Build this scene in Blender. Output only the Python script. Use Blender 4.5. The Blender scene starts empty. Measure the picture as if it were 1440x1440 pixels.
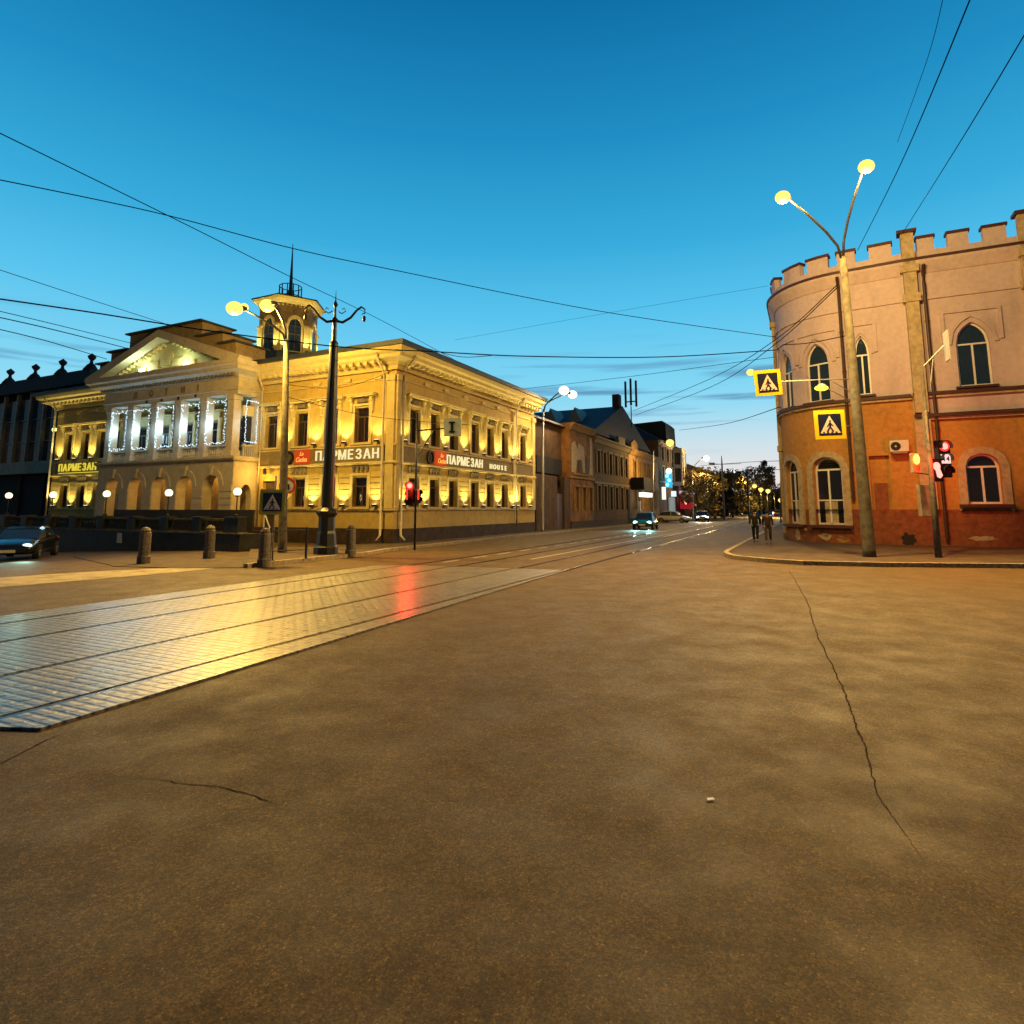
import bpy, bmesh, math, random
from math import sin, cos, pi, radians, sqrt, atan2
from mathutils import Vector, Matrix, geometry
R_ = random.Random(7)
S = bpy.context.scene
COL = S.collection
# ------------------------------------------------------------------ camera
FPX, PITCH, HCAM = 850.0, radians(7.5), 1.8
cam_d = bpy.data.cameras.new('camera'); cam = bpy.data.objects.new('camera', cam_d); COL.objects.link(cam)
cam.location = (0, 0, HCAM); cam.rotation_euler = (pi/2 + PITCH, 0, 0)
cam_d.sensor_fit = 'HORIZONTAL'; cam_d.sensor_width = 36; cam_d.lens = 36*FPX/1440
cam_d.shift_y = -117/1440; cam_d.clip_end = 6000; cam_d.clip_start = .05
S.camera = cam
S.render.engine = 'CYCLES'
S.view_settings.view_transform = 'Standard'; S.view_settings.look = 'None'
S.view_settings.exposure = 0; S.view_settings.gamma = 1
cy = S.cycles
cy.use_denoising = True; cy.max_bounces = 6; cy.diffuse_bounces = 2; cy.glossy_bounces = 3
cy.transmission_bounces = 3; cy.transparent_max_bounces = 6; cy.sample_clamp_indirect = 4
cy.caustics_reflective = False; cy.caustics_refractive = False; cy.use_light_tree = True
# ------------------------------------------------------------------ sky at dusk
W = bpy.data.worlds.new('World'); S.world = W; W.use_nodes = True
nt = W.node_tree; nt.nodes.clear()
def N(nt, t, **k):
    n = nt.nodes.new(t)
    for a, b in k.items():
        if a.startswith('_'): n.inputs[a[1:].replace('_', ' ')].default_value = b
        else: setattr(n, a, b)
    return n
def ramp(n, stops):
    e = n.color_ramp.elements
    while len(e) > 1: e.remove(e[-1])
    e[0].position = stops[0][0]; e[0].color = (*stops[0][1], 1)
    for p, c in stops[1:]:
        x = e.new(p); x.color = (*c, 1)
def lin(*c): return tuple((v/255/12.92 if v/255 <= .04045 else ((v/255+.055)/1.055)**2.4) for v in c)
L = nt.links.new
tc = N(nt, 'ShaderNodeTexCoord'); sep = N(nt, 'ShaderNodeSeparateXYZ'); L(tc.outputs['Generated'], sep.inputs[0])
rp = N(nt, 'ShaderNodeValToRGB'); L(sep.outputs['Z'], rp.inputs[0])
ramp(rp, [(0, lin(234, 212, 206)), (.03, lin(220, 218, 222)), (.08, lin(188, 220, 232)), (.134, lin(156, 213, 234)), (.192, lin(126, 206, 234)), (.304, lin(86, 188, 229)),
          (.407, lin(54, 165, 212)), (.542, lin(30, 136, 188)), (.68, lin(13, 106, 160)), (.80, lin(7, 50, 92)), (1, lin(4, 26, 52))])
# the west, beyond the end of the street, stays paler and pinker
dirn = N(nt, 'ShaderNodeVectorMath', operation='DOT_PRODUCT'); L(tc.outputs['Generated'], dirn.inputs[0]); dirn.inputs[1].default_value = (.40, .916, 0)
mr = N(nt, 'ShaderNodeMapRange', _From_Min=.55, _From_Max=1.0); mr.inputs['To Min'].default_value = 0; mr.inputs['To Max'].default_value = .8; L(dirn.outputs['Value'], mr.inputs[0])
fall = N(nt, 'ShaderNodeMapRange', _From_Min=0., _From_Max=.16); fall.inputs['To Min'].default_value = 1; fall.inputs['To Max'].default_value = 0; L(sep.outputs['Z'], fall.inputs[0])
mm = N(nt, 'ShaderNodeMath', operation='MULTIPLY'); L(mr.outputs[0], mm.inputs[0]); L(fall.outputs[0], mm.inputs[1])
mx = N(nt, 'ShaderNodeMix', data_type='RGBA'); L(mm.outputs[0], mx.inputs[0]); L(rp.outputs[0], mx.inputs[6]); mx.inputs[7].default_value = (*lin(236, 214, 205), 1)
# thin streaks of cloud low over the street
mp = N(nt, 'ShaderNodeMapping'); mp.inputs['Scale'].default_value = (2.2, 2.2, 34); L(tc.outputs['Generated'], mp.inputs[0])
nz = N(nt, 'ShaderNodeTexNoise', _Scale=1.7, _Detail=4.0); L(mp.outputs[0], nz.inputs[0])
cr = N(nt, 'ShaderNodeMapRange', _From_Min=.54, _From_Max=.70); L(nz.outputs[0], cr.inputs[0])
b1 = N(nt, 'ShaderNodeMapRange', _From_Min=.08, _From_Max=.15); L(sep.outputs['Z'], b1.inputs[0])
b2 = N(nt, 'ShaderNodeMapRange', _From_Min=.28, _From_Max=.2); L(sep.outputs['Z'], b2.inputs[0])
m1 = N(nt, 'ShaderNodeMath', operation='MULTIPLY'); L(b1.outputs[0], m1.inputs[0]); L(b2.outputs[0], m1.inputs[1])
m2 = N(nt, 'ShaderNodeMath', operation='MULTIPLY'); L(m1.outputs[0], m2.inputs[0]); L(cr.outputs[0], m2.inputs[1])
m3 = N(nt, 'ShaderNodeMath', operation='MULTIPLY'); L(m2.outputs[0], m3.inputs[0]); m3.inputs[1].default_value = .8
mx2 = N(nt, 'ShaderNodeMix', data_type='RGBA'); L(m3.outputs[0], mx2.inputs[0]); L(mx.outputs[2], mx2.inputs[6]); mx2.inputs[7].default_value = (*lin(84, 132, 172), 1)
# the eastern half of the sky, behind the camera, is already dark
ea = N(nt, 'ShaderNodeMapRange', interpolation_type='SMOOTHSTEP', _From_Min=-.05, _From_Max=.48); ea.inputs['To Min'].default_value = .13; ea.inputs['To Max'].default_value = 1; L(sep.outputs['Y'], ea.inputs[0])
vs_ = N(nt, 'ShaderNodeVectorMath', operation='SCALE'); L(mx2.outputs[2], vs_.inputs[0]); L(ea.outputs[0], vs_.inputs['Scale'])
bg = N(nt, 'ShaderNodeBackground', _Strength=1.1); L(vs_.outputs[0], bg.inputs[0])
wo = N(nt, 'ShaderNodeOutputWorld'); L(bg.outputs[0], wo.inputs[0])
# the sun is down: a faint last glow from beyond the street
sd = bpy.data.lights.new('sun', 'SUN'); sd.energy = .04; sd.angle = radians(20); sd.color = (1, .75, .6)
so = bpy.data.objects.new('sun', sd); COL.objects.link(so); so.rotation_euler = Vector((-.4, -.9, -.06)).to_track_quat('-Z', 'Y').to_euler()

# ------------------------------------------------------------------ frame of the place
TH = radians(26)
U1 = Vector((sin(TH), cos(TH), 0))      # along the street
U2 = Vector((-cos(TH), sin(TH), 0))     # along the restaurant front, leftwards
def gz(x): return 0.0 if x > -12.9 else -.038*(min(-x, 45)-12.9)
def ray(px, py):
    v = 603-py
    return Vector((px-720, FPX*cos(PITCH)-v*sin(PITCH), FPX*sin(PITCH)+v*cos(PITCH)))
def G(px, py, z=0.0):
    r = ray(px, py); zz = z
    for _ in range(4):
        t = (zz-HCAM)/r.z; zz = gz(r.x*t)+z
    return Vector((r.x*t, r.y*t, zz))
def P(px, py, Y):
    r = ray(px, py); t = Y/r.y
    return Vector((r.x*t, Y, HCAM+r.z*t))

# ------------------------------------------------------------------ materials
MATS = {}
def mat(name, col, rough=.7, var=.12, scale=6, bump=.15, metal=0, col2=None, fine=60, spec=.5, stain=0):
    m = bpy.data.materials.new(name); m.use_nodes = True; t = m.node_tree; l = t.links.new
    b = t.nodes['Principled BSDF']; b.inputs['Roughness'].default_value = rough; b.inputs['Metallic'].default_value = metal
    b.inputs['Specular IOR Level'].default_value = spec
    c = N(t, 'ShaderNodeTexCoord')
    n1 = N(t, 'ShaderNodeTexNoise', _Scale=scale, _Detail=6.0, _Roughness=.65); l(c.outputs['Object'], n1.inputs[0])
    r = N(t, 'ShaderNodeValToRGB'); l(n1.outputs[0], r.inputs[0])
    c2 = col2 or tuple(x*(1-var*2.2) for x in col); c3 = tuple(min(1, x*(1+var)) for x in col)
    ramp(r, [(.3, c2), (.55, col), (.75, c3)])
    out = r.outputs[0]
    if stain:
        n3 = N(t, 'ShaderNodeTexNoise', _Scale=.55, _Detail=7.0, _Roughness=.7); mp_ = N(t, 'ShaderNodeMapping'); mp_.inputs['Scale'].default_value = (1.6, 1.6, .5)
        l(c.outputs['Object'], mp_.inputs[0]); l(mp_.outputs[0], n3.inputs[0])
        q = N(t, 'ShaderNodeMapRange', _From_Min=.5, _From_Max=.72); q.inputs['To Max'].default_value = stain; l(n3.outputs[0], q.inputs[0])
        k = N(t, 'ShaderNodeMix', data_type='RGBA'); l(q.outputs[0], k.inputs[0]); l(out, k.inputs[6]); k.inputs[7].default_value = (*[x*.4 for x in col], 1)
        out = k.outputs[2]
    l(out, b.inputs['Base Color'])
    if bump:
        n2 = N(t, 'ShaderNodeTexNoise', _Scale=fine, _Detail=4.0); l(c.outputs['Object'], n2.inputs[0])
        bp = N(t, 'ShaderNodeBump', _Strength=bump, _Distance=.02); l(n2.outputs[0], bp.inputs['Height']); l(bp.outputs[0], b.inputs['Normal'])
    MATS[name] = m
    return m
def emat(name, col, strength, sample=False):
    m = bpy.data.materials.new(name); m.use_nodes = True; b = m.node_tree.nodes['Principled BSDF']
    b.inputs['Base Color'].default_value = (*[.06*x for x in col], 1); b.inputs['Specular IOR Level'].default_value = .1
    b.inputs['Emission Color'].default_value = (*col, 1); b.inputs['Emission Strength'].default_value = strength
    if not sample: m.cycles.emission_sampling = 'NONE'
    return m
def gmat(name, col, rough=.06, wave=.02):
    m = mat(name, col, rough, 0.1, 2, 0, spec=.7)
    t = m.node_tree; b = t.nodes['Principled BSDF']; c = N(t, 'ShaderNodeTexCoord')
    n2 = N(t, 'ShaderNodeTexNoise', _Scale=1.6, _Detail=1.0); t.links.new(c.outputs['Object'], n2.inputs[0])
    bp = N(t, 'ShaderNodeBump', _Strength=wave*10, _Distance=.02); t.links.new(n2.outputs[0], bp.inputs['Height']); t.links.new(bp.outputs[0], b.inputs['Normal'])
    return m
M_yel = mat('yellow_plaster', (.58, .42, .12), .8, .1, 3, .25, stain=.25)
M_pale = mat('pale_portico_plaster', (.56, .48, .34), .8, .1, 3, .2, stain=.25)
M_trim = mat('cream_trim', (.68, .55, .24), .7, .08, 5, .15)
M_mould = mat('brown_frieze_mould', (.22, .17, .10), .8, .25, 9, .5)
M_band = mat('dark_sign_band', (.25, .19, .07), .7, .1, 4, .1)
M_plinth = mat('dark_stone_plinth', (.06, .035, .02), .85, .3, 2.5, .3, stain=.4)
M_roof = mat('dark_sheet_roof', (.035, .045, .06), .5, .2, 3, .1)
M_glass = gmat('dark_window_glass', (.012, .011, .012))
M_glassb = gmat('blue_window_glass', (.02, .035, .07), .04)
M_glass2 = gmat('curtained_window_glass', (.05, .035, .022)); M_glass3 = gmat('brownish_window_glass', (.025, .014, .010), .12)
M_frame = mat('brown_window_frame', (.10, .06, .04), .5, .1, 8, 0)
M_wframe = mat('white_plastic_frame', (.80, .80, .82), .4, .04, 8, 0)
M_iron = mat('black_cast_iron', (.012, .012, .013), .42, .3, 12, .2)
M_steel = mat('galvanised_steel', (.30, .30, .29), .45, .15, 9, .05, metal=.6)
M_white = mat('white_enamel', (.68, .68, .66), .4, .08, 8, 0)
M_conc = mat('grey_concrete', (.19, .165, .125), .85, .3, 5, .4, stain=.5)
M_pole = mat('weathered_concrete_pole', (.11, .095, .07), .9, .3, 4, .4, stain=.5)
M_pipe = mat('rust_brown_downpipe', (.055, .025, .018), .55, .2, 8, .05)
M_cpipe = mat('cream_downpipe', (.62, .55, .42), .5, .1, 6, 0)
M_granite = mat('grey_granite', (.15, .13, .10), .75, .35, 14, .3)
M_green = mat('dark_green_stone', (.022, .030, .028), .35, .35, 2.2, .1)
M_bal = mat('brown_green_balustrade', (.11, .095, .055), .7, .2, 6, .2)
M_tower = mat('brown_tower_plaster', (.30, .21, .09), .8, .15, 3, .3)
M_pink = mat('pinkish_grey_plaster', (.60, .48, .53), .88, .07, 5, .5, fine=30, stain=.35)
M_orange = mat('orange_plaster', (.50, .25, .065), .88, .12, 5, .5, fine=30, stain=.45)
M_dado = mat('brick_red_dado', (.27, .085, .035), .85, .22, 4, .4, fine=30, stain=.45)
M_cream = mat('cream_plaster', (.50, .40, .26), .85, .18, 5, .4, stain=.4)
M_belt = mat('dark_red_metal_flashing', (.07, .022, .02), .55, .2, 6, .1)
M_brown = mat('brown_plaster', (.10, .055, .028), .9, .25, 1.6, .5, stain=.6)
M_ochre = mat('ochre_plaster', (.36, .22, .08), .9, .2, 2, .4, stain=.4)
M_peel = mat('peeling_orange_plaster', (.30, .13, .03), .9, .3, .9, .5, col2=(.07, .045, .03), stain=.6)
M_blueroof = mat('blue_grey_roof', (.02, .032, .065), .7, .2, 1.5, .1)
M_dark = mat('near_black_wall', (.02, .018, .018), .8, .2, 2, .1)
M_sidewalk = mat('worn_sidewalk_asphalt', (.075, .048, .024), .85, .3, 1.6, .5, fine=45, stain=.4)
M_kerb = mat('granite_kerb', (.36, .29, .18), .8, .3, 9, .4)
M_paint = mat('worn_road_paint', (.42, .38, .31), .7, .35, 5, .2, col2=(.12, .1, .07))
M_strip = mat('pale_concrete_strip', (.36, .30, .18), .8, .25, 2, .3, fine=40)
M_crack = mat('tar_seam', (.03, .019, .009), .95, .2, 8, 0, spec=.1)
M_rubber = mat('tyre_rubber', (.012, .012, .012), .8, .1, 20, .2)
M_red = mat('red_sign_paint', (.62, .02, .015), .5, .05, 8, 0)
M_signblue = mat('navy_sign_face', (.01, .012, .05), .35, .05, 8, 0)
M_signyel = mat('fluorescent_yellow_sign', (.90, .62, .01), .4, .04, 8, 0)
M_signyel2 = mat('dull_lime_sign', (.36, .40, .08), .5, .05, 8, 0)
M_signwht = mat('retroreflective_white', (.85, .62, .52), .4, .04, 8, 0)
M_bark = mat('tree_bark', (.05, .035, .022), .9, .3, 8, .5)
E_sod = emat('sodium_lamp_glow', (1, .62, .12), 1.75); E_wht = emat('white_lamp_glow', (1, .93, .8), 3)
E_globe = emat('globe_lamp_glow', (1, .80, .5), 2.2)
E_led = emat('garland_bulb_glow', (.62, .84, 1), 2.2)
E_red = emat('red_signal_glow', (1, .03, .015), 2.2); E_redc = emat('red_signal_core', (1, .34, .26), 2)
E_amb = emat('amber_signal_glow', (1, .62, .05), 5); E_cnt = emat('countdown_glow', (1, .62, .55), 1.2)
E_up = emat('uplight_lens_glow', (1, .85, .45), 5)
E_head = emat('headlight_glow', (1, .92, .72), 30); E_headc = emat('cyan_headlight_glow', (.45, 1, 1), 22)
E_tail = emat('tail_light_glow', (1, .1, .03), 6)

# ------------------------------------------------------------------ building kit
class MB:
    def __init__(s): s.v = []; s.f = []
    def add(s, vs, fs):
        o = len(s.v); s.v += [tuple(p) for p in vs]; s.f += [tuple(i+o for i in f) for f in fs]; return s
    def box(s, f, a0, a1, z0, z1, d0, d1, n=1):
        vs = []; fs = []
        for i in range(n+1):
            a = a0+(a1-a0)*i/n
            vs += [f(a, z0, d0), f(a, z0, d1), f(a, z1, d1), f(a, z1, d0)]
        for i in range(n):
            o = 4*i
            for j in range(4): fs.append((o+j, o+(j+1) % 4, o+4+(j+1) % 4, o+4+j))
        fs.append((0, 1, 2, 3)); fs.append((4*n, 4*n+3, 4*n+2, 4*n+1))
        return s.add(vs, fs)
    def tube(s, pts, r, n=8, cap=True):
        pts = [Vector(p) for p in pts]; k = len(pts); rs = r if isinstance(r, (list, tuple)) else [r]*k
        vs = []; up = Vector((0, 0, 1))
        for i, p in enumerate(pts):
            d = (pts[min(i+1, k-1)]-pts[max(i-1, 0)]).normalized()
            x = d.cross(up)
            if x.length < .05: x = d.cross(Vector((1, 0, 0)))
            x.normalize(); y = x.cross(d)
            vs += [p+(x*cos(2*pi*j/n)+y*sin(2*pi*j/n))*rs[i] for j in range(n)]
        fs = [(i*n+j, i*n+(j+1) % n, (i+1)*n+(j+1) % n, (i+1)*n+j) for i in range(k-1) for j in range(n)]
        if cap: fs += [tuple(range(n)), tuple((k-1)*n+j for j in reversed(range(n)))]
        return s.add(vs, fs)
    def lathe(s, prof, c=(0, 0, 0), n=16, ph=0):
        vs = []; c = Vector(c)
        for r, z in prof: vs += [c+Vector((r*cos(ph+2*pi*j/n), r*sin(ph+2*pi*j/n), z)) for j in range(n)]
        k = len(prof)
        fs = [(i*n+j, i*n+(j+1) % n, (i+1)*n+(j+1) % n, (i+1)*n+j) for i in range(k-1) for j in range(n)]
        fs += [tuple(range(n)), tuple((k-1)*n+j for j in range(n))]
        return s.add(vs, fs)
    def ball(s, c, r, n=12, m=8, sc=(1, 1, 1)):
        vs = []; c = Vector(c)
        for i in range(1, m):
            t = pi*i/m
            vs += [c+Vector((sc[0]*r*sin(t)*cos(2*pi*j/n), sc[1]*r*sin(t)*sin(2*pi*j/n), sc[2]*r*cos(t))) for j in range(n)]
        fs = [(i*n+j, i*n+(j+1) % n, (i+1)*n+(j+1) % n, (i+1)*n+j) for i in range(m-2) for j in range(n)]
        o = len(vs); vs += [c+Vector((0, 0, sc[2]*r)), c-Vector((0, 0, sc[2]*r))]
        fs += [(o, j, (j+1) % n) for j in range(n)]+[(o+1, (m-2)*n+(j+1) % n, (m-2)*n+j) for j in range(n)]
        return s.add(vs, fs)
    def prism(s, f, pts, d0, d1):   # outline in (a,z), extruded in d
        n = len(pts); vs = [f(a, z, d0) for a, z in pts]+[f(a, z, d1) for a, z in pts]
        tri = geometry.tessellate_polygon([[Vector((a, z, 0)) for a, z in pts]])
        fs = [tuple(t) for t in tri]+[tuple(i+n for i in t) for t in tri]+[(i, (i+1) % n, n+(i+1) % n, n+i) for i in range(n)]
        return s.add(vs, fs)
    def ring(s, f, outer, inner, d0, d1, closed=True):
        n = len(outer); vs = []
        for (a, z), (b, y) in zip(outer, inner): vs += [f(a, z, d0), f(a, z, d1), f(b, y, d1), f(b, y, d0)]
        fs = []
        for i in range(n if closed else n-1):
            k = (i+1) % n
            for j in range(4): fs.append((4*i+j, 4*i+(j+1) % 4, 4*k+(j+1) % 4, 4*k+j))
        if not closed: fs += [(0, 1, 2, 3), (4*n-4, 4*n-3, 4*n-2, 4*n-1)]
        return s.add(vs, fs)
    def sweep(s, path, prof, z0=0.0):   # mitred sweep; prof = (outward, z); outward is right of travel
        k = len(path); pts = [Vector(p) for p in path]; vs = []; n = len(prof)
        for i in range(k):
            d0 = (pts[i]-pts[i-1]).normalized() if i else None
            d1 = (pts[i+1]-pts[i]).normalized() if i < k-1 else None
            d0 = d0 or d1; d1 = d1 or d0
            n0 = Vector((d0.y, -d0.x)); n1 = Vector((d1.y, -d1.x)); m = (n0+n1); m = m/(1+n0.dot(n1))
            vs += [(pts[i].x+m.x*o, pts[i].y+m.y*o, z0+z) for o, z in prof]
        fs = [(i*n+j, i*n+(j+1) % n, (i+1)*n+(j+1) % n, (i+1)*n+j) for i in range(k-1) for j in range(n)]
        fs += [tuple(range(n)), tuple((k-1)*n+j for j in reversed(range(n)))]
        return s.add(vs, fs)
    def poly(s, pts, z=0.0):
        pts = [Vector((p[0], p[1], 0)) for p in pts]
        tri = geometry.tessellate_polygon([pts])
        return s.add([(p.x, p.y, z) for p in pts], [tuple(t) for t in tri])
    def build(s, name, m, parent=None, loc=None, rotz=0, smooth=False, bevel=0, nrm=True):
        me = bpy.data.meshes.new(name)
        me.from_pydata(s.v, [], s.f); me.materials.append(m)
        if nrm:
            b = bmesh.new(); b.from_mesh(me); bmesh.ops.recalc_face_normals(b, faces=b.faces); b.to_mesh(me); b.free()
        if smooth: me.polygons.foreach_set('use_smooth', [True]*len(me.polygons))
        o = bpy.data.objects.new(name, me); COL.objects.link(o)
        if parent: o.parent = parent
        if loc is not None: o.location = loc
        o.rotation_euler.z = rotz
        if bevel:
            q = o.modifiers.new('bevel', 'BEVEL'); q.width = bevel; q.segments = 2; q.limit_method = 'ANGLE'
        return o
def tag(o, label, cat, group=None):
    o['label'] = label; o['category'] = cat
    if group: o['group'] = group
    return o
def struct(o, k='structure', label=None):
    o['kind'] = k
    if label: o['label'] = label
    return o
def root(name, loc, rotz, label, cat, group=None):
    o = bpy.data.objects.new(name, None); COL.objects.link(o); o.empty_display_size = .3
    o.location = loc; o.rotation_euler.z = rotz
    return tag(o, label, cat, group)
def copy_tree(o, parent=None):
    c = o.copy(); COL.objects.link(c); c.parent = parent
    for ch in list(o.children): copy_tree(ch, c)
    return c
def lamp(kind, name, loc, col, e, r=.1, parent=None, aim=None, size=120, blend=.6):
    d = bpy.data.lights.new(name, kind); d.energy = e; d.color = col; d.shadow_soft_size = r
    o = bpy.data.objects.new(name, d); COL.objects.link(o); o.location = loc
    if parent: o.parent = parent
    if kind == 'SPOT':
        d.spot_size = radians(size); d.spot_blend = blend
        o.rotation_euler = Vector(aim).to_track_quat('-Z', 'Y').to_euler()
    return o
def text(name, s, size, depth, m, parent, loc, rot, spacing=1.0, shear=0, sx=1.0, align='CENTER'):
    c = bpy.data.curves.new(name, 'FONT'); c.body = s; c.size = size; c.extrude = depth; c.align_x = align; c.align_y = 'BOTTOM_BASELINE'
    c.space_character = spacing; c.shear = shear; c.offset = size*.012; c.resolution_u = 4
    o = bpy.data.objects.new(name, c); COL.objects.link(o)
    me = bpy.data.meshes.new_from_object(o.evaluated_get(bpy.context.evaluated_depsgraph_get()))
    bpy.data.objects.remove(o); bpy.data.curves.remove(c)
    me.name = name; me.materials.clear(); me.materials.append(m)
    o = bpy.data.objects.new(name, me); COL.objects.link(o); o.parent = parent; o.location = loc; o.rotation_euler = rot; o.scale = (sx, 1, 1)
    return o
def arch(kind, a0, a1, zs, zt, n=14):
    c = (a0+a1)/2; h = (a1-a0)/2; out = []
    for i in range(n+1):
        u = -1+2*i/n
        if kind == 'gothic':
            k = .55; q = sqrt(max(0, 1-((abs(u)+k)/(1+k))**2))/sqrt(1-(k/(1+k))**2)
        elif kind == 'flat': q = 0
        else: q = sqrt(max(0, 1-u*u))
        out.append((c+u*h, zs+(zt-zs)*q))
    return out
def outline(kind, a0, a1, z0, zs, zt, g=0.0, n=14):
    """closed outline of an opening grown by g"""
    if kind is None: return [(a0-g, z0-g), (a0-g, zt+g), (a1+g, zt+g), (a1+g, z0-g)]
    return [(a0-g, z0-g)]+arch(kind, a0-g, a1+g, zs, zt+g*(1.3 if kind == 'gothic' else 1), n)+[(a1+g, z0-g)]
def wall(mb, f, a0, a1, z0, z1, ops, th=.35, step=None):
    """wall sheet with openings (a0,a1,z0,zs,zt,kind) and their reveals"""
    A = {a0, a1}; Z = {z0, z1}
    for o in ops: A |= {o[0], o[1]}; Z |= {o[2], o[4]}
    if step:
        n = int((a1-a0)/step)
        for i in range(1, n):
            a = a0+(a1-a0)*i/n
            if all(abs(a-b) > .05 for b in A): A.add(a)
    A = sorted(x for x in A if a0-1e-6 <= x <= a1+1e-6); Z = sorted(x for x in Z if z0-1e-6 <= x <= z1+1e-6)
    for i in range(len(A)-1):
        for j in range(len(Z)-1):
            ca = (A[i]+A[i+1])/2; cz = (Z[j]+Z[j+1])/2
            if any(o[0] < ca < o[1] and o[2] < cz < o[4] for o in ops): continue
            mb.add([f(A[i], Z[j], 0), f(A[i+1], Z[j], 0), f(A[i+1], Z[j+1], 0), f(A[i], Z[j+1], 0)], [(0, 1, 2, 3)])
    for o in ops:
        if o[5]:
            c = arch(o[5], o[0], o[1], o[3], o[4])
            for p, q in zip(c, c[1:]):
                mb.add([f(*p, 0), f(*q, 0), f(q[0], o[4], 0), f(p[0], o[4], 0)], [(0, 1, 2, 3)])
            pts = [(o[0], o[2])]+c+[(o[1], o[2])]
        else: pts = [(o[0], o[2]), (o[0], o[4]), (o[1], o[4]), (o[1], o[2])]
        n = len(pts)
        for k in range(n):
            p, q = pts[k], pts[(k+1) % n]
            mb.add([f(*p, 0), f(*q, 0), f(*q, -th), f(*p, -th)], [(0, 1, 2, 3)])
def window(f, parent, a0, a1, z0, zs, zt, kind, dep=-.22, fm=None, gm=None, fw=.07, transom=True, mull=True, extra=()):
    m = MB(); o = outline(kind, a0, a1, z0, zs, zt)
    c = (a0+a1)/2; z_ = (z0+zt)/2; sx = 1-2*fw/(a1-a0); sz = 1-2*fw/(zt-z0)
    i_ = [(c+(a-c)*sx, z_+(z-z_)*sz) for a, z in o]
    m.ring(f, o, i_, dep-.03, dep+.03)
    if transom: m.box(f, a0+fw, a1-fw, zs-fw/2, zs+fw/2, dep-.028, dep+.032)
    if mull: m.box(f, c-fw*.5, c+fw*.5, z0+fw, (zs-fw/2) if transom else zt-fw, dep-.027, dep+.034)
    for zz in extra: m.box(f, a0+fw, a1-fw, zz-fw*.35, zz+fw*.35, dep-.026, dep+.03)
    w = m.build('window', fm or M_frame, parent)
    MB().prism(f, i_, dep-.02, dep-.012).build('pane', gm or R_.choice((M_glass, M_glass, M_glass2, M_glass3)), w)
    return w

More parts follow.
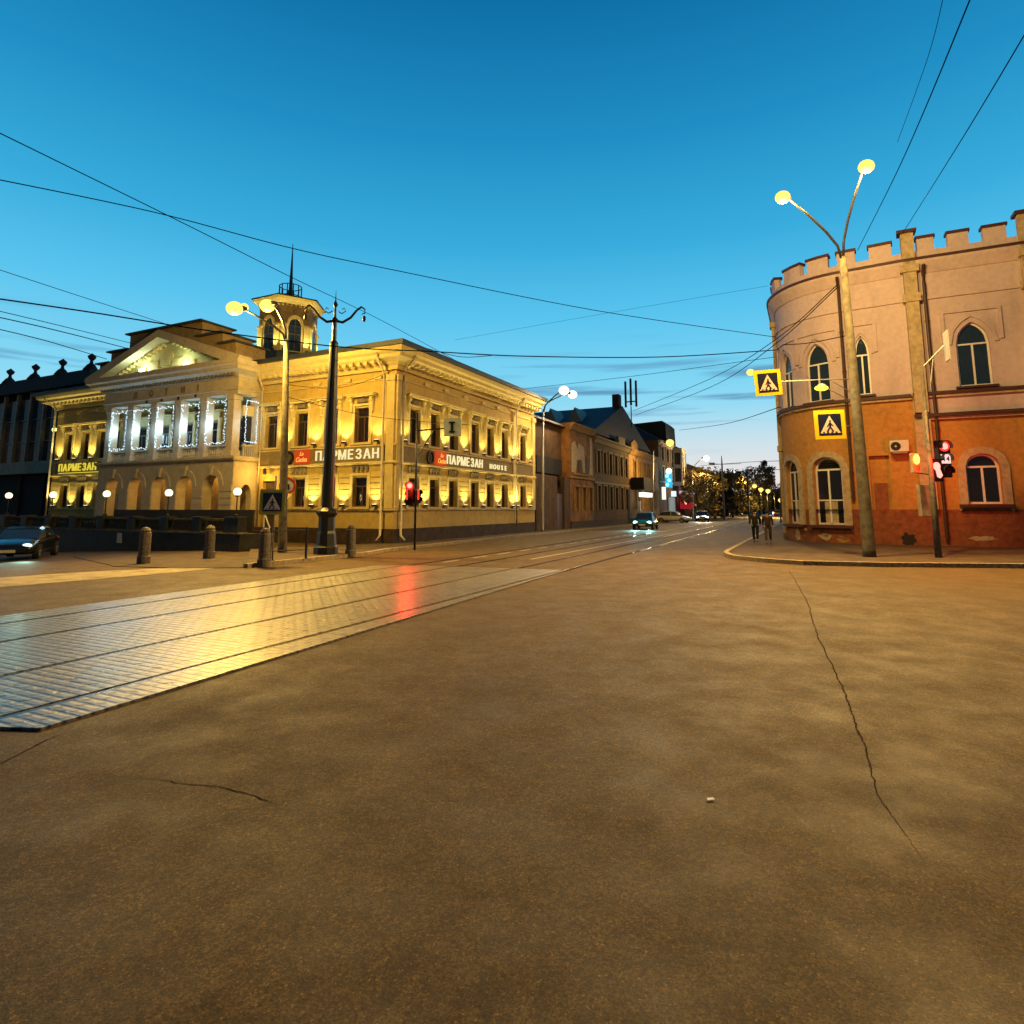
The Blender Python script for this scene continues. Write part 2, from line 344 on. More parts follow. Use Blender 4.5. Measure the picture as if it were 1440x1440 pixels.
# ------------------------------------------------------------------ ground, road, pavements
def terrain(mb, xs, ys):
    for i in range(len(xs)-1):
        for j in range(len(ys)-1):
            mb.add([(xs[i], ys[j], gz(xs[i])), (xs[i+1], ys[j], gz(xs[i+1])), (xs[i+1], ys[j+1], gz(xs[i+1])), (xs[i], ys[j+1], gz(xs[i]))], [(0, 1, 2, 3)])
def asphalt():
    m = bpy.data.materials.new('worn_asphalt'); m.use_nodes = True; t = m.node_tree; l = t.links.new; b = t.nodes['Principled BSDF']
    c = N(t, 'ShaderNodeTexCoord')
    def nz(s, d, r=.6, dist=0):
        n = N(t, 'ShaderNodeTexNoise', _Scale=s, _Detail=d, _Roughness=r, _Distortion=dist); l(c.outputs['Object'], n.inputs[0]); return n.outputs[0]
    r1 = N(t, 'ShaderNodeValToRGB'); l(nz(.9, 10, .72, .3), r1.inputs[0])
    ramp(r1, [(.22, (.052, .030, .008)), (.5, (.080, .049, .014)), (.78, (.112, .070, .021))])
    r2 = N(t, 'ShaderNodeValToRGB'); l(nz(7, 9, .8), r2.inputs[0]); ramp(r2, [(.34, (.45, .42, .38)), (.5, (1, 1, 1)), (.66, (1.5, 1.45, 1.4))])
    a = N(t, 'ShaderNodeMix', data_type='RGBA', blend_type='MULTIPLY'); a.inputs[0].default_value = .7; l(r1.outputs[0], a.inputs[6]); l(r2.outputs[0], a.inputs[7])
    vo = N(t, 'ShaderNodeTexVoronoi', _Scale=120.0); l(c.outputs['Object'], vo.inputs[0]); sc_ = N(t, 'ShaderNodeSeparateColor'); l(vo.outputs['Color'], sc_.inputs[0])
    v2 = N(t, 'ShaderNodeTexVoronoi', _Scale=48.0); l(c.outputs['Object'], v2.inputs[0]); s2 = N(t, 'ShaderNodeSeparateColor'); l(v2.outputs['Color'], s2.inputs[0])
    r3 = N(t, 'ShaderNodeMapRange'); r3.inputs['To Min'].default_value = .35; r3.inputs['To Max'].default_value = 1.75; l(sc_.outputs[0], r3.inputs[0])
    r4 = N(t, 'ShaderNodeMapRange'); r4.inputs['To Min'].default_value = .65; r4.inputs['To Max'].default_value = 1.4; l(s2.outputs[0], r4.inputs[0])
    rm = N(t, 'ShaderNodeMath', operation='MULTIPLY'); l(r3.outputs[0], rm.inputs[0]); l(r4.outputs[0], rm.inputs[1])
    bs = N(t, 'ShaderNodeMapRange', _From_Min=.965, _From_Max=.97); bs.inputs['To Max'].default_value = 1.8; l(sc_.outputs[1], bs.inputs[0])   # pale aggregate
    ra = N(t, 'ShaderNodeMath', operation='ADD'); l(rm.outputs[0], ra.inputs[0]); l(bs.outputs[0], ra.inputs[1])
    g2 = N(t, 'ShaderNodeMix', data_type='RGBA', blend_type='MULTIPLY'); g2.inputs[0].default_value = .75; l(a.outputs[2], g2.inputs[6]); l(ra.outputs[0], g2.inputs[7])
    # oil and damp stains, small and ragged
    st = N(t, 'ShaderNodeMapRange', _From_Min=.60, _From_Max=.68); st.inputs['To Max'].default_value = .55; l(nz(1.7, 9, .74, .6), st.inputs[0])
    g3 = N(t, 'ShaderNodeMix', data_type='RGBA'); l(st.outputs[0], g3.inputs[0]); l(g2.outputs[2], g3.inputs[6]); g3.inputs[7].default_value = (.026, .014, .005, 1)
    l(g3.outputs[2], b.inputs['Base Color'])
    rr = N(t, 'ShaderNodeMapRange', _From_Min=.3, _From_Max=.7); rr.inputs['To Min'].default_value = .6; rr.inputs['To Max'].default_value = .85; l(nz(1.5, 6), rr.inputs[0]); l(rr.outputs[0], b.inputs['Roughness'])
    b.inputs['Specular IOR Level'].default_value = .35
    ad = N(t, 'ShaderNodeMath', operation='MULTIPLY_ADD'); l(sc_.outputs[2], ad.inputs[0]); ad.inputs[1].default_value = .6; l(nz(140, 3, .6), ad.inputs[2])
    bp = N(t, 'ShaderNodeBump', _Strength=.5, _Distance=.004); l(ad.outputs[0], bp.inputs['Height']); l(bp.outputs[0], b.inputs['Normal'])
    return m
M_asph = asphalt()
g = MB(); terrain(g, [-3000, -45, -12.9, 3000], [-500, 3500]); struct(g.build('ground', M_asph))
def offp(off, along):   # point by lateral offset and distance along the street direction
    return Vector((off*cos(TH)+along*sin(TH), -off*sin(TH)+along*cos(TH), 0))
def slab3(mb, pts, h0, h1):
    """raised sheet following the ground"""
    m = bmesh.new(); vs = [m.verts.new((p[0], p[1], 0)) for p in pts]; f = m.faces.new(vs)
    bmesh.ops.triangulate(m, faces=[f]); bmesh.ops.bisect_plane(m, geom=m.verts[:]+m.edges[:]+m.faces[:], plane_co=(-12.9, 0, 0), plane_no=(1, 0, 0))
    top = [(v.co.x, v.co.y, gz(v.co.x)+h1) for v in m.verts]; m.verts.index_update()
    fs = [tuple(v.index for v in f.verts) for f in m.faces]
    n = len(top); bot = [(x, y, z-h1+h0) for x, y, z in top]
    ed = [tuple(v.index for v in e.verts) for e in m.edges if len(e.link_faces) == 1]
    mb.add(top+bot, fs+[(a, b, b+n, a+n) for a, b in ed]); m.free(); return mb
def ribbon(mb, pts, w, z=.004, jitter=0):
    pts = [Vector((p[0], p[1])) for p in pts]; wd = [1]*len(pts)
    if jitter:
        q = []; wander = 0
        for a, b in zip(pts, pts[1:]):
            n = max(2, int((b-a).length/.035)); d = (b-a).normalized()
            for i in range(n):
                wander = wander*.9+R_.uniform(-jitter, jitter)*.5
                q.append(a+(b-a)*i/n+Vector((d.y, -d.x))*(wander+R_.uniform(-1, 1)*jitter*.35))
        pts = q+[pts[-1]]; n = len(pts); wd = [R_.uniform(.5, 1.2)*min(1, i/12, (n-1-i)/(n*.12)+.05) for i in range(n)]
    vs = []
    for i, p in enumerate(pts):
        d = (pts[min(i+1, len(pts)-1)]-pts[max(0, i-1)]).normalized(); nn = Vector((d.y, -d.x)); ww = w*wd[i]/2
        for s_ in (-1, 1): q = p+nn*ww*s_; vs.append((q.x, q.y, gz(q.x)+z))
    mb.add(vs, [(2*i, 2*i+1, 2*i+3, 2*i+2) for i in range(len(pts)-1)]); return mb
FAC = -18.33                      # lateral offset of the restaurant's street face
cl = [G(*p) for p in ((122, 786), (128, 795), (160, 798), (300, 800), (345, 799), (430, 790), (516, 781), (545, 775.5), (600, 769.5), (640, 765))]
cl += [offp(-16.75, a) for a in (31, 40, 60, 100, 140)]
back = [offp(FAC+.2, 140), offp(FAC+.2, 25.0), G(336, 775), G(120, 775)]
SPL = G(352, 776)
struct(slab3(MB(), cl[4:]+back[:2]+[offp(FAC-.5, 24.5), SPL], -.1, .12).build('sidewalk', M_sidewalk))
struct(slab3(MB(), [G(104, 784), G(160, 797), G(250, 799.5), cl[4], SPL, G(336, 772), G(100, 772)], -.1, .02).build('sidewalk', M_sidewalk))
def kerbline(pts, name='kerb'):
    m = MB(); pts = [Vector((p[0], p[1])) for p in pts]; vs = []
    for i, p in enumerate(pts):
        d = (pts[min(i+1, len(pts)-1)]-pts[max(0, i-1)]).normalized(); nn = Vector((d.y, -d.x))
        a, b = p+nn*.09, p-nn*.09
        z = gz(p.x); vs += [(a.x, a.y, z-.1), (a.x, a.y, z+.135), (b.x, b.y, z+.135), (b.x, b.y, z-.1)]
    n = len(pts); m.add(vs, [(4*i+j, 4*i+(j+1) % 4, 4*i+4+(j+1) % 4, 4*i+4+j) for i in range(n-1) for j in range(4)]+[(0, 1, 2, 3), (4*n-4, 4*n-3, 4*n-2, 4*n-1)])
    return struct(m.build(name, M_kerb))
M_kerbd = mat('dark_red_kerb', (.06, .025, .015), .8, .2, 6, .2)
kerbline(cl[4:])
cr_ = [offp(-3.05, a) for a in (140, 100, 60, 40, 30, 27)]+[G(*p) for p in ((1024, 778), (1021, 781), (1027, 784.5), (1040, 787), (1080, 791), (1130, 794.5), (1240, 797), (1440, 799), (1700, 802))]
struct(slab3(MB(), cr_+[Vector((45, 20, 0)), Vector((45, 40, 0)), offp(2, 140)], -.1, .12).build('sidewalk', M_sidewalk))
kerbline(cr_)
# pale concrete strip and lane paint
st_ = MB(); slab3(st_, [G(-160, 838), G(0, 826), G(120, 816), G(250, 805), G(312, 798), G(285, 797), G(150, 803), G(0, 813), G(-160, 822)], -.05, .008)
struct(st_.build('concrete_strip', M_strip))
pm = MB()
for a in range(12): ribbon(pm, [offp(-11.15, 17.6+a*2.0), offp(-11.15, 18.7+a*2.0)], .13, .006)
ribbon(pm, [offp(-9.0, 20), offp(-9.0, 75)], .12, .006)
for a in (26.0, 30, 34, 38, 46, 54, 62): ribbon(pm, [offp(-6.6, a), offp(-6.6, a+2)], .12, .006)
ribbon(pm, [offp(-15.6, 45.5), offp(-9.2, 49)], .35, .006)
struct(pm.build('lane_marking', M_paint))
# tar seam, grooves
struct(ribbon(MB(), [G(*p) for p in ((1108, 801), (1118, 816), (1135, 848), (1150, 895), (1170, 935), (1188, 975), (1203, 1015), (1217, 1052), (1230, 1098), (1240, 1128), (1262, 1160), (1300, 1215))], .017, .003, .011).build('asphalt_seam', M_crack))
struct(ribbon(MB(), [G(-60, 1102), G(0, 1075), G(30, 1060), G(66, 1041), G(90, 1032)], .016, .003, .006).build('asphalt_seam', M_crack))
struct(ribbon(MB(), [G(180, 1090), G(250, 1102), G(300, 1106), G(350, 1118), G(392, 1132)], .009, .003, .016).build('asphalt_seam', M_crack))
# tram crossing slab: local y runs with the track
TT = radians(25.2)
def toff(off, al): return Vector((off*cos(TT)+al*sin(TT), -off*sin(TT)+al*cos(TT), 0))
def pavers():
    m = bpy.data.materials.new('wet_studded_slab'); m.use_nodes = True; t = m.node_tree; l = t.links.new; b = t.nodes['Principled BSDF']
    c = N(t, 'ShaderNodeTexCoord')
    n1 = N(t, 'ShaderNodeTexNoise', _Scale=1.1, _Detail=6.0); l(c.outputs['Object'], n1.inputs[0])
    r = N(t, 'ShaderNodeValToRGB'); l(n1.outputs[0], r.inputs[0]); ramp(r, [(.3, (.11, .095, .08)), (.7, (.19, .17, .145))])
    br = N(t, 'ShaderNodeTexBrick', _Scale=1.0, _Mortar_Size=.035, _Mortar_Smooth=.8, _Brick_Width=.24, _Row_Height=.12); l(c.outputs['Object'], br.inputs[0])
    bg_ = N(t, 'ShaderNodeTexBrick', _Scale=1.0, _Mortar_Size=.018, _Mortar_Smooth=.1, _Brick_Width=2.2, _Row_Height=1.0, offset=0.0); l(c.outputs['Object'], bg_.inputs[0])
    # rows of dimples
    v = N(t, 'ShaderNodeTexVoronoi', _Scale=3.0, _Randomness=.2); l(c.outputs['Object'], v.inputs[0])
    d = N(t, 'ShaderNodeMapRange', _From_Min=.12, _From_Max=.18); l(v.outputs['Distance'], d.inputs[0])
    k = N(t, 'ShaderNodeMix', data_type='RGBA', blend_type='MULTIPLY'); k.inputs[0].default_value = .75; l(r.outputs[0], k.inputs[6]); l(d.outputs[0], k.inputs[7])
    jo = N(t, 'ShaderNodeMath', operation='SUBTRACT'); jo.inputs[0].default_value = 1; l(bg_.outputs['Fac'], jo.inputs[1])
    k2 = N(t, 'ShaderNodeMix', data_type='RGBA', blend_type='MULTIPLY'); k2.inputs[0].default_value = .9; jb = N(t, 'ShaderNodeMix', data_type='RGBA'); l(br.outputs['Fac'], jb.inputs[0]); l(k.outputs[2], jb.inputs[6]); jb.inputs[7].default_value = (.09, .075, .06, 1); l(jb.outputs[2], k2.inputs[6]); l(jo.outputs[0], k2.inputs[7])
    l(k2.outputs[2], b.inputs['Base Color'])
    rg = N(t, 'ShaderNodeMapRange', _From_Min=.35, _From_Max=.7); rg.inputs['To Min'].default_value = .34; rg.inputs['To Max'].default_value = .5; l(n1.outputs[0], rg.inputs[0]); l(rg.outputs[0], b.inputs['Roughness'])
    b.inputs['Specular IOR Level'].default_value = .9; b.inputs['Coat Weight'].default_value = .45; b.inputs['Coat Roughness'].default_value = .26
    h = N(t, 'ShaderNodeMath', operation='MULTIPLY_ADD'); l(br.outputs['Fac'], h.inputs[0]); h.inputs[1].default_value = -1.2; l(d.outputs[0], h.inputs[2])
    n2 = N(t, 'ShaderNodeTexNoise', _Scale=22.0, _Detail=3.0); l(c.outputs['Object'], n2.inputs[0])
    h2 = N(t, 'ShaderNodeMath', operation='MULTIPLY_ADD'); l(n2.outputs[0], h2.inputs[0]); h2.inputs[1].default_value = .35; l(h.outputs[0], h2.inputs[2])
    bp = N(t, 'ShaderNodeBump', _Strength=.8, _Distance=.012); l(h2.outputs[0], bp.inputs['Height']); l(bp.outputs[0], b.inputs['Normal'])
    return m
M_slab = pavers()
def inv(p): return (p.x*cos(TT)-p.y*sin(TT), p.x*sin(TT)+p.y*cos(TT))
nr, tp = inv(G(57, 1028)), inv(G(795, 803)); fr_ = inv(G(592, 796))
edge = [nr, tp, fr_, (-12.15, 15.6), (-12.15, 3.0), (nr[0]-.9, nr[1]-.35)]
rails = [-6.28, -7.8, -9.78, -11.3]
sl = MB(); cut = sorted(rails)
# the slab is laid in strips between the rails, each with a grooved gap
def clip(poly, lo, hi):
    b = bmesh.new(); f = b.faces.new([b.verts.new((x, y, 0)) for x, y in poly])
    for co, no in ((lo, -1), (hi, 1)):
        bmesh.ops.bisect_plane(b, geom=b.verts[:]+b.edges[:]+b.faces[:], plane_co=(co, 0, 0), plane_no=(no, 0, 0), clear_outer=True)
    out = [[(v.co.x, v.co.y) for v in f.verts] for f in b.faces]; b.free(); return out
bd = [-13]+[x for r_ in cut for x in (r_-.065, r_+.055)]+[0]
for lo, hi in zip(bd[0::2], bd[1::2]):
    for poly in clip(edge, lo, hi):
        n = len(poly); tri = geometry.tessellate_polygon([[Vector((x, y, 0)) for x, y in poly]])
        sl.add([(x, y, .025) for x, y in poly]+[(x, y, -.05) for x, y in poly], [tuple(t) for t in tri]+[(i, (i+1) % n, n+(i+1) % n, n+i) for i in range(n)])
struct(sl.build('tram_crossing_slab', M_slab, rotz=-TT))
M_rail = mat('worn_rail_steel', (.20, .18, .16), .25, .2, 6, .05, metal=.9)
rl = MB()
idf = lambda a, z, d: (d, a, z)
for r_ in rails:
    y0 = nr[1]-1.2; rl.box(idf, -4 if r_ < -9 else 2.0, 90, -.02, .018, r_-.03, r_+.03)
struct(rl.build('tram_rail', M_rail, rotz=-TT))
gr = MB()
for r_ in rails: gr.box(idf, 16.0, 90, -.02, .004, r_+.031, r_+.085)
struct(gr.build('rail_groove', M_crack, rotz=-TT))

# ------------------------------------------------------------------ the yellow restaurant
C0 = Vector((-5.8, 29.83, 0))
REST = root('restaurant_building', C0, -TH, 'two storey yellow classical building with lit facade, white columned portico and small tower', 'building')
FF = lambda a, z, d: (-a, -d, z)
FS = lambda a, z, d: (d, a, z)
def FP(a, z, d): return (-a, -d-1.6, z)
FPS = lambda a, z, d: (-9.45+d, -a, z)     # right flank of the portico, a = distance out from the facade
LEN, DEP = 29.8, 17.05
HW = .46
fwin = [2.1, 4.15, 6.25, 8.5, 22.6, 24.3, 26.1, 28.1]
swin = [1.6, 3.5, 5.45, 7.95, 9.95, 12.0, 14.9]
def uplight(f, a, z, e=30):
    b = MB().box(f, a-.10, a+.10, z-.10, z, .08, .26).build('uplight', M_iron, REST)
    MB().box(f, a-.08, a+.08, z+.002, z+.012, .10, .24).build('lens', E_up, b)
    p = Vector(f(a, z+.06, .30)); w_ = Vector(f(a, z+1.5, .10))
    lamp('SPOT', 'uplight_beam', p, (1, .80, .27), e*11.0*R_.uniform(.7, 1.2), .08, REST, (w_-p), 118, 1.0)
def hooded(f, c, up=True):
    z0, zt = (5.15, 6.95) if up else (1.88, 3.36)
    w = window(f, REST, c-HW, c+HW, z0, zt-.45, zt, None, extra=())
    s = MB()
    for sg in (-1, 1): s.box(f, c+sg*(HW+.09)-.09, c+sg*(HW+.09)+.09, z0-.02, zt+.1, 0, .07)
    s.box(f, c-HW-.18, c+HW+.18, zt+.101, zt+.2, 0, .09)
    s.box(f, c-HW-.24, c+HW+.24, z0-.12, z0-.021, 0, .13)
    if up:
        for sg in (-1, 1):      # scroll brackets
            for zz, r_, dd in ((zt+.22, .10, .16), (zt+.42, .13, .24)):
                s.tube([f(c+sg*(HW+.2)-.08, zz, dd*.5), f(c+sg*(HW+.2)+.08, zz, dd*.5)], r_, 8)
            s.box(f, c+sg*(HW+.2)-.07, c+sg*(HW+.2)+.07, zt-.25, zt+.55, 0, .14)
        s.box(f, c-HW-.42, c+HW+.42, zt+.56, zt+.64, 0, .3); s.box(f, c-HW-.46, c+HW+.46, zt+.641, zt+.70, 0, .36)
        s.build('surround', M_trim, w)
        t_ = MB(); t_.box(f, c-HW*.75, c+HW*.75, zt+.24, zt+.5, 0, .05)
        t_.prism(f, [(c-.3, zt+.26), (c-.12, zt+.48), (c+.12, zt+.48), (c+.3, zt+.26)], .051, .12)
        t_.build('relief_panel', M_mould, w)
    else:
        s.build('surround', M_trim, w)
        t_ = MB()
        for q in (-.42, -.14, .14, .42):
            t_.tube([f(c+q, 3.66, .03), f(c+q, 3.94, .10)], [.07, .10], 8)
        t_.build('frieze_relief', M_mould, w)
    return w
m = MB()
wall(m, FF, 0, 9.45, .8, 9.2, [(c-HW, c+HW, a, a, b, None) for c in fwin[:4] for a, b in ((1.88, 3.36), (5.15, 6.95)) if not (c > 8 and a < 3)]+[(8.05, 9.0, .8, .8, 3.3, None)])
wall(m, FF, 21.55, LEN, .8, 9.2, [(c-HW, c+HW, a, a, b, None) for c in fwin[4:] for a, b in ((1.88, 3.36), (5.15, 6.95))])
wall(m, FS, 0, DEP, .8, 9.2, [(c-HW, c+HW, a, a, b, None) for c in swin for a, b in ((1.88, 3.36), (5.15, 6.95))])
m.box(FF, 21.5, 9.5, 4.6, 9.2, -.3, -.25)
m.add([(-LEN, 0, -.5), (-LEN, DEP, -.5), (-LEN, DEP, 9.2), (-LEN, 0, 9.2), (0, DEP, -.5), (0, DEP, 9.2)], [(0, 1, 2, 3), (1, 4, 5, 2)])
m.build('wall', M_yel, REST)
# rusticated courses on the ground floor: grooves read as raised bands between them
segs = lambda cs, lo, hi: [(p, q) for p, q in zip([lo]+[c+HW+.19 for c in cs], [c-HW-.19 for c in cs]+[hi]) if q-p > .1]
for f, cs, lo, hi in ((FF, fwin[:3], .62, 7.8), (FF, fwin[4:], 21.8, LEN-.05), (FS, swin, .42, DEP-.3)):
    for p, q in segs(cs, lo, hi):
        ru = MB()
        for k in range(6): ru.box(f, p+.02, q-.02, 1.92+k*.29, 1.92+k*.29+.25, 0, .045)
        ru.build('rustication', M_yel, REST)
MB().sweep([(-LEN, 0), (-21.5, 0)], [(0, 0), (.10, 0), (.10, .79), (.0, .79)], 0).build('plinth', M_plinth, REST)
MB().sweep([(-9.3, 0), (0, 0), (0, DEP)], [(-.3, -.5), (.06, -.5), (.06, .8), (-.3, .8)]).build('plinth', M_plinth, REST)
for pth in ([(-LEN, 0), (-21.55, 0)], [(-9.45, 0), (0, 0), (0, DEP)]):
    bands = MB(); bands.sweep(pth, [(0, 1.70), (.09, 1.70), (.09, 1.79), (0, 1.79)])
    bands.sweep(pth, [(0, 4.0), (.12, 4.0), (.16, 4.05), (.16, 4.10), (.1, 4.14), (0, 4.14)])
    bands.sweep(pth, [(0, 4.92), (.08, 4.92), (.08, 5.0), (0, 5.0)])
    bands.sweep(pth, [(0, 8.28), (.05, 8.28), (.05, 8.34), (0, 8.34)])
    bands.build('string_course', M_trim, REST)
for pth in ([(-LEN+.4, 0), (-21.56, 0)], [(-9.45, 0), (0, 0), (0, DEP)]):
    sb = MB(); sb.sweep(pth, [(0, 4.141), (.05, 4.141), (.05, 4.919), (0, 4.919)])
    sb.build('sign_band', M_band, REST)
co = MB(); prof = [(0, 8.75), (.08, 8.75), (.12, 8.95), (.3, 9.1), (.62, 9.2), (.72, 9.24), (.72, 9.40), (.93, 9.48), (.98, 9.62), (1.0, 9.69), (0, 9.8)]
co.sweep([(-LEN-.05, .9), (-LEN-.05, -.05), (-21.3, -.05)], prof); co.build('cornice', M_trim, REST); co = MB(); co.sweep([(-9.7, -.05), (.05, -.05), (.05, DEP-.3)], prof)
co.build('cornice', M_trim, REST)
mo = MB(); mo2 = MB(); mo3 = MB()
for k in range(20): 
    a = .5+k*.46
    if a < 9.4: mo.box(FF, a, a+.22, 9.0, 9.2, .15, .62)
for k in range(18): mo2.box(FF, 22.2+k*.46, 22.42+k*.46, 9.0, 9.2, .15, .62) if 22.2+k*.46 < LEN-.3 else None
for k in range(36): mo3.box(FS, .5+k*.46, .72+k*.46, 9.0, 9.2, .15, .62)
[q.build('modillion', M_trim, REST) for q in (mo, mo2, mo3)]
# pilasters beside corner, capital blocks
for f, cs in ((FF, [.28, 22.0]), (FS, [.24, 16.75, 13.45])):
    for c in cs: pi_ = MB(); pi_.box(f, c-.24, c+.24, 1.8, 8.2, 0, .10); pi_.box(f, c-.3, c+.3, 8.2, 8.5, 0, .16); pi_.build('pilaster', M_trim, REST)
for f, cs in ((FF, [1.1, 3.1, 5.2, 7.3, 23.4, 25.2, 27.1, 29.2]), (FS, [2.55, 4.5, 6.7, 8.95, 11, 14.0])):
    for c in cs: MB().box(f, c-.22, c+.22, 8.34, 8.52, 0, .14).build('frieze_block', M_trim, REST)
for c in fwin:
    if c != 8.5: hooded(FF, c, False)
    hooded(FF, c, True)
for c in swin: hooded(FS, c, False); hooded(FS, c, True)
dr = MB().box(FF, 8.1, 8.95, .8, 3.28, -.3, -.22); dd = dr.build('door', M_frame, REST)
MB().box(FF, 8.2, 8.24, 1.7, 2.1, -.219, -.19).build('handle', M_steel, dd)
for c in (1.05, 3.13, 5.2, 7.35, 23.4, 25.2, 27.1, 29.1):
    uplight(FF, c, 2.0, 17); uplight(FF, c, 5.22, 17)
for c in (.62, 2.55, 4.48, 6.7, 8.95, 11.0, 13.1, 13.85, 16.0):
    uplight(FS, c, 2.0, 17); uplight(FS, c, 5.22, 17)
# downpipes at the corner and ends
for nm, pts in (('downpipe', [(-.62, -.9, 9.4), (-.62, -.5, 8.9), (-.62, -.2, 8.5), (-.62, -.2, .5), (-.62, -.45, .25)]),
                ('downpipe', [(.9, .35, 9.4), (.5, .35, 8.9), (.2, .35, 8.5), (.2, .35, .5), (.45, .35, .25)]),
                ('downpipe', [(.9, 13.45, 9.4), (.25, 13.45, 8.6), (.25, 13.45, .6)]),
                ('downpipe', [(-29.75, -1.0, 9.5), (-29.75, -.3, 8.9), (-29.75, -.2, 8.6), (-29.75, -.2, 0)]),
                ('downpipe', [(-8.9, -.9, 9.4), (-9.1, -.25, 8.5), (-9.1, -.2, .6)])):
    MB().tube(pts, .06, 8).build(nm, M_cpipe, REST, smooth=True)
# roof
rf = MB(); e = .95
v = [(-LEN-e, -e, 9.83), (e, -e, 9.83), (e, DEP+.2, 9.83), (-LEN-e, DEP+.2, 9.83), (-LEN+6, 8, 10.8), (-6, 8, 10.8)]
rf.add(v, [(0, 1, 5, 4), (1, 2, 5), (2, 3, 4, 5), (3, 0, 4)])
rf.sweep([(-LEN-.05, .9), (-LEN-.05, -.05), (-21.8, -.05)], [(.4, 9.825), (1.04, 9.70), (1.12, 9.70), (1.12, 9.93), (.4, 10.06)])
rf.sweep([(-9.2, -.05), (.05, -.05), (.05, DEP)], [(.4, 9.825), (1.04, 9.70), (1.12, 9.70), (1.12, 9.93), (.4, 10.06)])
rf.build('roof', M_roof, REST)
# ---- portico
PX0, PX1 = 9.45, 21.55
arcs = [11.1, 13.3, 15.5, 17.7, 19.9]; pils = [10.0, 12.2, 14.4, 16.6, 18.8, 21.0]
po = MB()
wall(po, FP, PX0, PX1, -.4, 4.4, [(c-.66, c+.66, .0, 2.95, 3.62, 'round') for c in arcs], .55)
wall(po, FPS, 0, 1.6, -.4, 4.4, [(.35, 1.1, .3, 2.4, 3.1, 'round')], .4)
po.box(FP, PX0, PX1, -.4, 4.4, -.551, -.56+.008) if False else None
for c0, c1 in zip([PX0]+[c+.66 for c in arcs], [c-.66 for c in arcs]+[PX1]): po.box(FP, c0+.002, c1-.002, 0, 2.9, -.55, -.002)
po.build('arcade', M_pale, REST)
ru = MB()
for c0, c1 in zip([PX0]+[c+.66 for c in arcs], [c-.66 for c in arcs]+[PX1]):
    for k in range(8): ru.box(FP, c0+.02, c1-.02, .2+k*.36, .2+k*.36+.32, 0, .05)
for c in arcs:                      # arch rings with keystones
    ru.ring(FP, arch('round', c-.98, c+.98, 2.98, 3.98, 12), arch('round', c-.67, c+.67, 2.98, 3.63, 12), 0, .06, False)
    ru.prism(FP, [(c-.09, 3.6), (c-.16, 4.15), (c+.16, 4.15), (c+.09, 3.6)], .0, .14)
ru.build('rustication', M_pale, REST)
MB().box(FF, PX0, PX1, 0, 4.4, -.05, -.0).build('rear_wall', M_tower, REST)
MB().box(FP, PX0, PX1, 4.35, 4.4, -1.6, -.02).build('balcony_floor', M_pale, REST)
for a in (12.2, 14.4, 16.6, 18.8):
    k = MB().lathe([(.02, .0), (.09, -.05), (.11, -.3), (.05, -.36)], FP(a, 4.3, -1.15), 8).build('ceiling_lantern', M_iron, REST)
    lamp('POINT', 'arcade_light', FP(a, 3.75, -1.15), (1, .55, .12), 55, .1, REST)
k = MB().lathe([(.02, .0), (.09, -.05), (.11, -.3), (.05, -.36)], FF(8.5, 4.0, .35), 8).build('wall_lantern', M_iron, REST)
lamp('POINT', 'door_light', FF(8.6, 3.6, .6), (1, .55, .1), 60, .1, REST)
b_ = MB(); ppath = [(-PX1, 0), (-PX1, -1.6), (-PX0, -1.6), (-PX0, 0)]
b_.sweep(ppath, [(-.1, 4.4), (.12, 4.4), (.2, 4.5), (.2, 4.62), (-.1, 4.62)])
b_.build('string_course', M_pale, REST)
for c in pils:
    for yy in ((1.6,) if c not in (10.0,) else (1.6,)):
        q = MB(); F2 = lambda a, z, d: (-a, -d, z)
        q.box(F2, c-.3, c+.3, 4.62, 4.95, 1.02, 1.62); q.box(F2, c-.25, c+.25, 4.95, 7.75, 1.07, 1.57); q.box(F2, c-.3, c+.3, 7.75, 8.04, 1.02, 1.62)
        q.build('column', M_pale, REST, bevel=.03)
q = MB(); q.box(FF, 9.46, 9.96, 4.62, 8.04, .001, .3); q.box(FF, 21.04, 21.54, 4.62, 8.04, .001, .3); q.build('column', M_pale, REST)
bl = MB()
for c in pils[:-1]:
    bl.box(FP, c+.31, c+1.89, 4.64, 4.72, -.42, -.2); bl.box(FP, c+.31, c+1.89, 5.2, 5.3, -.44, -.18)
    for k in range(9):
        x = c+.42+k*.17; bl.lathe([(.03, 4.72), (.06, 4.85), (.03, 5.05), (.045, 5.2)], FP(x, 0, -.31), 6)
bl.box(FPS, .3, 1.0, 5.2, 5.3, -.2, -.05)
for k in range(5): bl.box(FPS, .36+k*.14, .42+k*.14, 4.62, 5.2, -.15, -.09)
bl.build('balustrade', M_pale, REST)
for c in arcs:
    w = window(FF, REST, c-.45, c+.45, 5.3, 6.4, 6.9, None, dep=.03)
    s = MB()
    for sg in (-1, 1): s.box(FF, c+sg*.56-.1, c+sg*.56+.1, 4.65, 7.0, .001, .1)
    s.box(FF, c-.7, c+.7, 7.0, 7.12, 0, .14); s.box(FF, c-.76, c+.76, 7.5, 7.6, .001, .25); s.box(FF, c-.5, c+.5, 7.121, 7.499, .001, .06)
    s.build('surround', M_trim, w)
